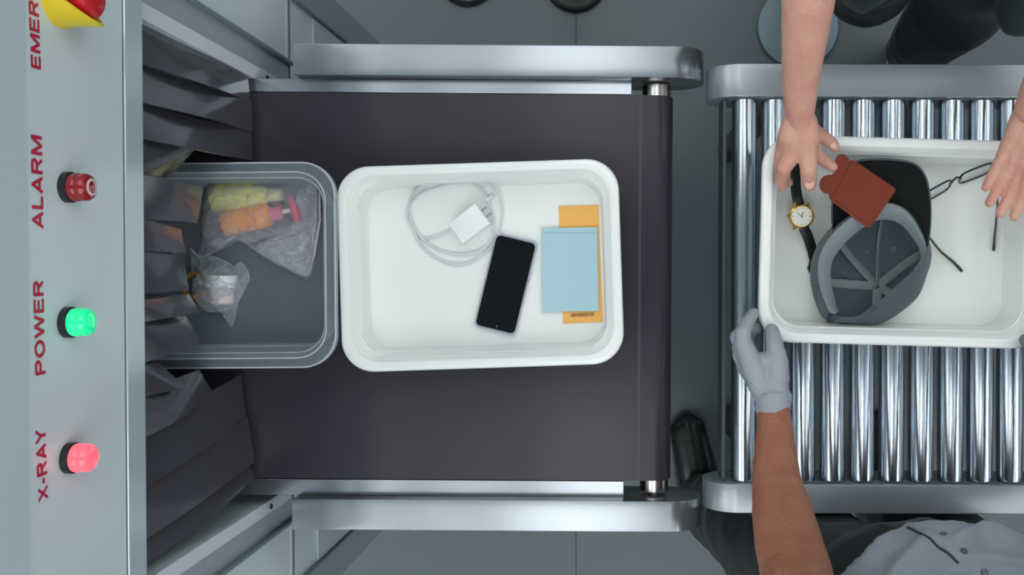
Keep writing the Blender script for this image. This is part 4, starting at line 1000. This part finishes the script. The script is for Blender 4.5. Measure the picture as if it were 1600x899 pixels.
for sg in (-1, 1):
    mb = MB()
    sh = Vector(shR if sg < 0 else shL); el = Vector(eR if sg < 0 else eL)
    chain(mb, [sh, sh.lerp(el, .5), sh.lerp(el, .93)], [.068, .060, .054])
    capsule(mb, (LX+sg*0.10, LY+0.015, 1.36), .088, (LX+sg*0.13, LY, 1.10), .085); capsule(mb, (LX+sg*0.13, LY, 1.10), .085, (LX+sg*0.125, LY-0.02, .86), .082)
    capsule(mb, (LX+sg*0.115, LY-0.07, .95), .060, (LX+sg*0.125+0.01, LY-(0.125 if sg > 0 else 0.085), .80), .050)
    capsule(mb, (LX+sg*0.05, LY+0.04, 1.34), .09, (LX+sg*0.05, LY+0.04, .88), .09)
    link('jacket_front', solid(mb, 0.006, 3, 0.5, cloth_disp(9.0+sg, 0.005, 12)), JK, pas)
def shoe(body, heel, toe, m, sole_m, w_=0.046, h=0.055):
    heel = Vector(heel); toe = Vector(toe); d = (toe-heel).normalized(); s_ = Vector((-d.y, d.x, 0)); L = (toe-heel).length
    outl = []
    for k in range(28):
        a = 2*math.pi*k/28; u = (1-math.cos(a))/2; side_ = math.sin(a)
        wd_ = w_*(0.78 + 0.24*math.sin(math.pi*min(1, u*0.9+0.1)))*abs(side_)**0.7*(1 if side_ > 0 else -1)
        outl.append(heel + d*(L*u) + s_*wd_)
    sb_ = MB(); sb_.loft([[Vector((p.x, p.y, z_)) for p in outl] for z_ in (0.001, 0.004, 0.016, 0.018)])
    so = sb_.build('shoe_sole', sole_m, body, True, 40)
    mb = MB(); 
    capsule(mb, heel + d*0.055 + Vector((0,0,.055)), .042, heel+d*0.045+Vector((0,0,.10)), .044)
    for s__ in (-1, 0, 1):
        a_ = heel + d*0.042 + s_*(0.010*s__) + Vector((0, 0, 0.040)); b_ = heel + d*(L-0.031-0.006*abs(s__)) + s_*(0.016*s__) + Vector((0, 0, 0.030))
        chain(mb, [a_, a_.lerp(b_, .5) + Vector((0, 0, .004)), b_], [.034, .034, .027])
    me = solid(mb, 0.004, 4, 0.5)
    for v in me.vertices:
        if v.co.z < 0.016: v.co.z = 0.016
    return link('shoe', me, m, so)
SNK = mat('dark_sneaker', (40, 48, 54), 0.6, bump=0.3, bscale=400); WSO = mat('white_sole', (196, 204, 206), 0.5)
shoe(pas, (0.480, 0.94, 0), (0.470, 0.70, 0), SNK, WSO)
shoe(pas, (0.672, 0.565, 0), (0.690, 0.305, 0), SNK, WSO)

# ---------- officer at the front
OX, OY = 0.425, -0.50
el_ = Vector((0.2045, -0.352, 1.09))
hi = MB()
chain(hi, [(0.214, -0.440, 1.20), (0.207, -0.378, 1.110), P(1245, 899, 1.07), P(1232, 850, 1.025), P(1222, 800, .985), P(1213, 750, .952), P(1211, 700, .922), P(1210, 655, .896), P(1208, 630, .885)], [.043, .0435, .0435, .0425, .0395, .0325, .0285, .0240, .0235])
# hand bones inside the glove
HK = {'i': P(1161, 537, .882), 'm': P(1158, 542, .872), 'r': P(1158, 556, .862), 'p': P(1164, 572, .856)}
def glove_hand(mb, g):
    for k_, st in (('i', (1196, 618)), ('m', (1203, 620)), ('r', (1206, 622)), ('p', (1208, 626))):
        s0 = P(st[0], st[1], .884); chain(mb, [s0, s0.lerp(HK[k_], .5)+Vector((0, 0, .003)), HK[k_]], [.0165+g, .0165+g, .0115+g])
    chain(mb, [P(1206, 630, .885), P(1212, 590, .886), P(1214, 566, .886), P(1211, 542, .882), P(1208, 525, .872), P(1206, 516, .8645)], [.0195+g, .0185+g, .0150+g, .0115+g, .0100+g, .0085+g])
    chain(mb, [P(1176, 568, .880), P(1205, 566, .882)], [.0125+g, .0150+g])
    chain(mb, [P(1186, 590, .882), P(1210, 600, .882)], [.0165+g, .0155+g])
    chain(mb, [HK['i'], P(1161, 519, .880), P(1168, 504, .870), P(1177, 490, .858)], [.0110+g, .0098+g, .0088+g, .0072+g])
    chain(mb, [HK['m'], P(1152, 527, .862), P(1160, 517, .838), P(1181, 513, .825)], [.0108+g, .0096+g, .0086+g, .0075+g])
    chain(mb, [HK['r'], P(1154, 545, .838), P(1160, 533, .822), P(1172, 522, .818)], [.0105+g, .0094+g, .0085+g, .0074+g])
    chain(mb, [HK['p'], P(1162, 562, .832), P(1166, 550, .818), P(1172, 541, .816)], [.0100+g, .0085+g, .0078+g, .0070+g])
glove_hand(hi, -0.0022)
me_ol = solid(hi, 0.0021, 16, 0.5, arm_detail)
# right arm, mostly outside the frame
hi = MB(); er_ = Vector((0.69, -0.36, 1.10))
chain(hi, [(0.665, -0.42, 1.20), er_, (0.665, -0.26, 1.00), (0.632, -0.165, .90)], [.047, .043, .036, .0235])
def glove_hand2(mb, g):
    w0 = Vector((0.632, -0.165, .90))
    ks = [Vector((0.612, -0.095, .878)), Vector((0.626, -0.090, .882)), Vector((0.640, -0.090, .880)), Vector((0.652, -0.094, .874))]
    for q in ks: chain(mb, [w0, w0.lerp(q, .55), q], [.020+g, .0160+g, .0115+g])
    for q, e1, e2 in zip(ks, ((0.608, -0.070, .862), (0.622, -0.062, .864), (0.637, -0.062, .862), (0.652, -0.070, .858)), ((0.610, -0.062, .838), (0.622, -0.052, .838), (0.637, -0.052, .836), (0.651, -0.060, .834))):
        chain(mb, [q, e1, e2], [.0112+g, .0098+g, .0080+g])
    chain(mb, [w0 + Vector((-0.008, 0.012, 0)), (0.604, -0.128, .884), (0.590, -0.112, .872), (0.582, -0.098, .863)], [.0165+g, .0135+g, .0110+g, .0088+g])
glove_hand2(hi, -0.0022)
me_or = solid(hi, 0.0024, 3, 0.45)
lo = MB(); hcO = Vector((OX-0.01, OY+0.03, 1.60)); fO = Vector((-0.1, 1, 0)).normalized()
face_and_skull(lo, hcO, fO); capsule(lo, (OX, OY, 1.42), .058, (OX-0.005, OY+0.012, 1.54), .052)
sL, sR = Vector((OX-0.185, OY, 1.40)), Vector((OX+0.185, OY, 1.40))
torso(lo, OX, OY, sL, sR, None, None)
chain(lo, [sL, sL.lerp(Vector((0.207, -0.365, 1.115)), .5), (0.207, -0.365, 1.115)], [.054, .046, .030]); chain(lo, [sR, sR.lerp(er_, .5), er_], [.054, .046, .030])
OL = ([(0.335, -0.49, .90), (0.245, -0.475, .48), (0.196, -0.53, .10)], [(0.51, -0.51, .90), (0.56, -0.47, .48), (0.60, -0.53, .10)])
for q in OL: chain(lo, q, [.085, .058, .038])
me_b = solid(lo, 0.0065, 2, 0.5)
off = join('officer', [me_b, me_ol, me_or], SKIN2)
tag(off, 'brown-skinned person in grey shirt, dark trousers and grey gloves gripping the right tray corner', 'person')
face_parts(off, hcO, fO, ('black', (26, 24, 23)), ('brown', (60, 38, 26)))
GLV = mat('grey_nitrile', (150, 156, 166), 0.55, bump=0.25, bscale=90, sss=0.05)
def glove_wr(p):
    f_ = noise.noise(Vector((p.x*55, p.y*210+p.x*120, p.z*90)))
    w_ = 1.0 if p.y < P(0, 590, .88).y else 0.35
    return 0.0017*f_*w_ + 0.0004
mb = MB(); glove_hand(mb, 0.0008); chain(mb, [P(1207, 636, .888), P(1209, 622, .885)], [.0252, .0250])
gv = link('glove', solid(mb, 0.0019, 3, 0.45, glove_wr), GLV, off)
# cuff: open thin-walled ring round the wrist
def cuff(A_, B_, r0, r1, parent, name='glove_cuff', lean=0.0):
    A_, B_ = Vector(A_), Vector(B_); d = (B_-A_).normalized(); a = Vector((0, 0, 1)); a = (a-d*a.dot(d)).normalized(); b = d.cross(a); n = 40; rings = []
    for (t_, r_) in ((0, r0), (.25, r0*1.01), (.5, (r0+r1)/2), (.8, r1*.99), (1.0, r1*1.015), (1.01, r1*.985), (.8, r1*.95), (0, r0*.95)):
        rings.append([A_.lerp(B_, t_) + (a*math.cos(2*math.pi*k/n)+b*math.sin(2*math.pi*k/n))*(r_*(1+0.02*math.sin(5*2*math.pi*k/n+t_*6))) + d*(lean*math.sin(2*math.pi*k/n)*t_) for k in range(n)])
    mb = MB(); mb.loft(rings, False, False); return mb.build(name, GLV, parent, True, 60)
cuff(P(1207, 618, .886), P(1210.5, 646, .892), .0248, .0252, gv, lean=0.009)
mb = MB(); glove_hand2(mb, 0.0008); gv2 = link('glove', solid(mb, 0.0022, 3, 0.45), mat('dark_grey_glove', (112, 120, 130), 0.55), off)
cuff((0.632, -0.160, .895), (0.645, -0.205, .94), .027, .031, gv2)
trousers('trousers', OL, OX-0.01, OY+0.02, sheen(mat('black_trousers', (27, 31, 33), 0.8, bump=0.3, bscale=600), (1,1,1), 0.08), off, 5.0, g=0.022)
SHM = sheen(mat('grey_shirt', (142, 149, 160), 0.8, bump=0.25, bscale=800), (1,1,1), 0.12)
mb = MB(); torso(mb, OX, OY, sL, sR, None, None, grow=0.016)
ellipsoid(mb, (OX+0.010, OY+0.030, 1.00), (0.165, 0.142, 0.10)); 
chain(mb, [sL, sL.lerp(Vector((0.207, -0.365, 1.115)), .5), sL.lerp(Vector((0.207, -0.365, 1.115)), .62)], [.068, .060, .058])
chain(mb, [sR, sR.lerp(er_, .5), sR.lerp(er_, .78)], [.068, .060, .058])
def shirt_disp(p):
    a = noise.noise(Vector((p.x*13+4, p.y*9, p.z*16))); b = noise.noise(Vector((p.x*26, p.y*20+4, p.z*30)))
    return 0.013*(1-abs(a)*3.2) + 0.004*b
shirt = link('shirt', solid(mb, 0.0045, 3, 0.5, shirt_disp), SHM, off)
# placket seam, its shadow put into a dark tube, and buttons on the shirt
tree = bvh(shirt)
def on_shirt(px, py):
    d = Vector(((px-CX)/FPX, -(py-CY)/FPX, -1)).normalized(); h = tree.ray_cast(Vector((0, 0, CAMZ)), d)
    return (h[0], h[1]) if h[0] else (None, None)
line = [on_shirt(1418+80*k/14 + 1.2*math.sin(k*1.3), 825+56*(k/14)**1.3 + 1.0*math.sin(k*0.9)) for k in range(15)]
line = [p + n_*0.0006 for p, n_ in line if p]
if len(line) > 3: MB().tube(line, 0.0021, 8, flat=0.5).build('placket_seam', mat('seam_shadow_grey', (58, 62, 70), 0.9), shirt, True)
for px, py in ((1474, 835), (1506, 862), (1538, 895)):
    p, n_ = on_shirt(px, py)
    if p is None: continue
    n_ = n_.normalized(); a = Vector((1, 0, 0)); a = (a-n_*a.dot(n_)).normalized(); b = n_.cross(a); M = Matrix(((a.x, b.x, n_.x, p.x), (a.y, b.y, n_.y, p.y), (a.z, b.z, n_.z, p.z), (0, 0, 0, 1)))
    mb = MB(); mb.lathe([(.0042, -.001), (.0047, .0005), (.0045, .0018), (.0034, .0020), (.0030, .0012), (.0002, .0012)], (0,0,0), 24); bmesh.ops.transform(mb.bm, matrix=M, verts=mb.bm.verts[:])
    mb.build('shirt_button', mat('button_grey', (88, 92, 100), 0.35), shirt, True, 40)
BSH = mat('black_shoe', (24, 26, 29), 0.3)
shoe(off, (0.205, -0.60, 0), (0.150, -0.335, 0), BSH, BLACKP, w_=0.050, h=0.06)
shoe(off, (0.60, -0.60, 0), (0.63, -0.33, 0), BSH, BLACKP, w_=0.050, h=0.06)
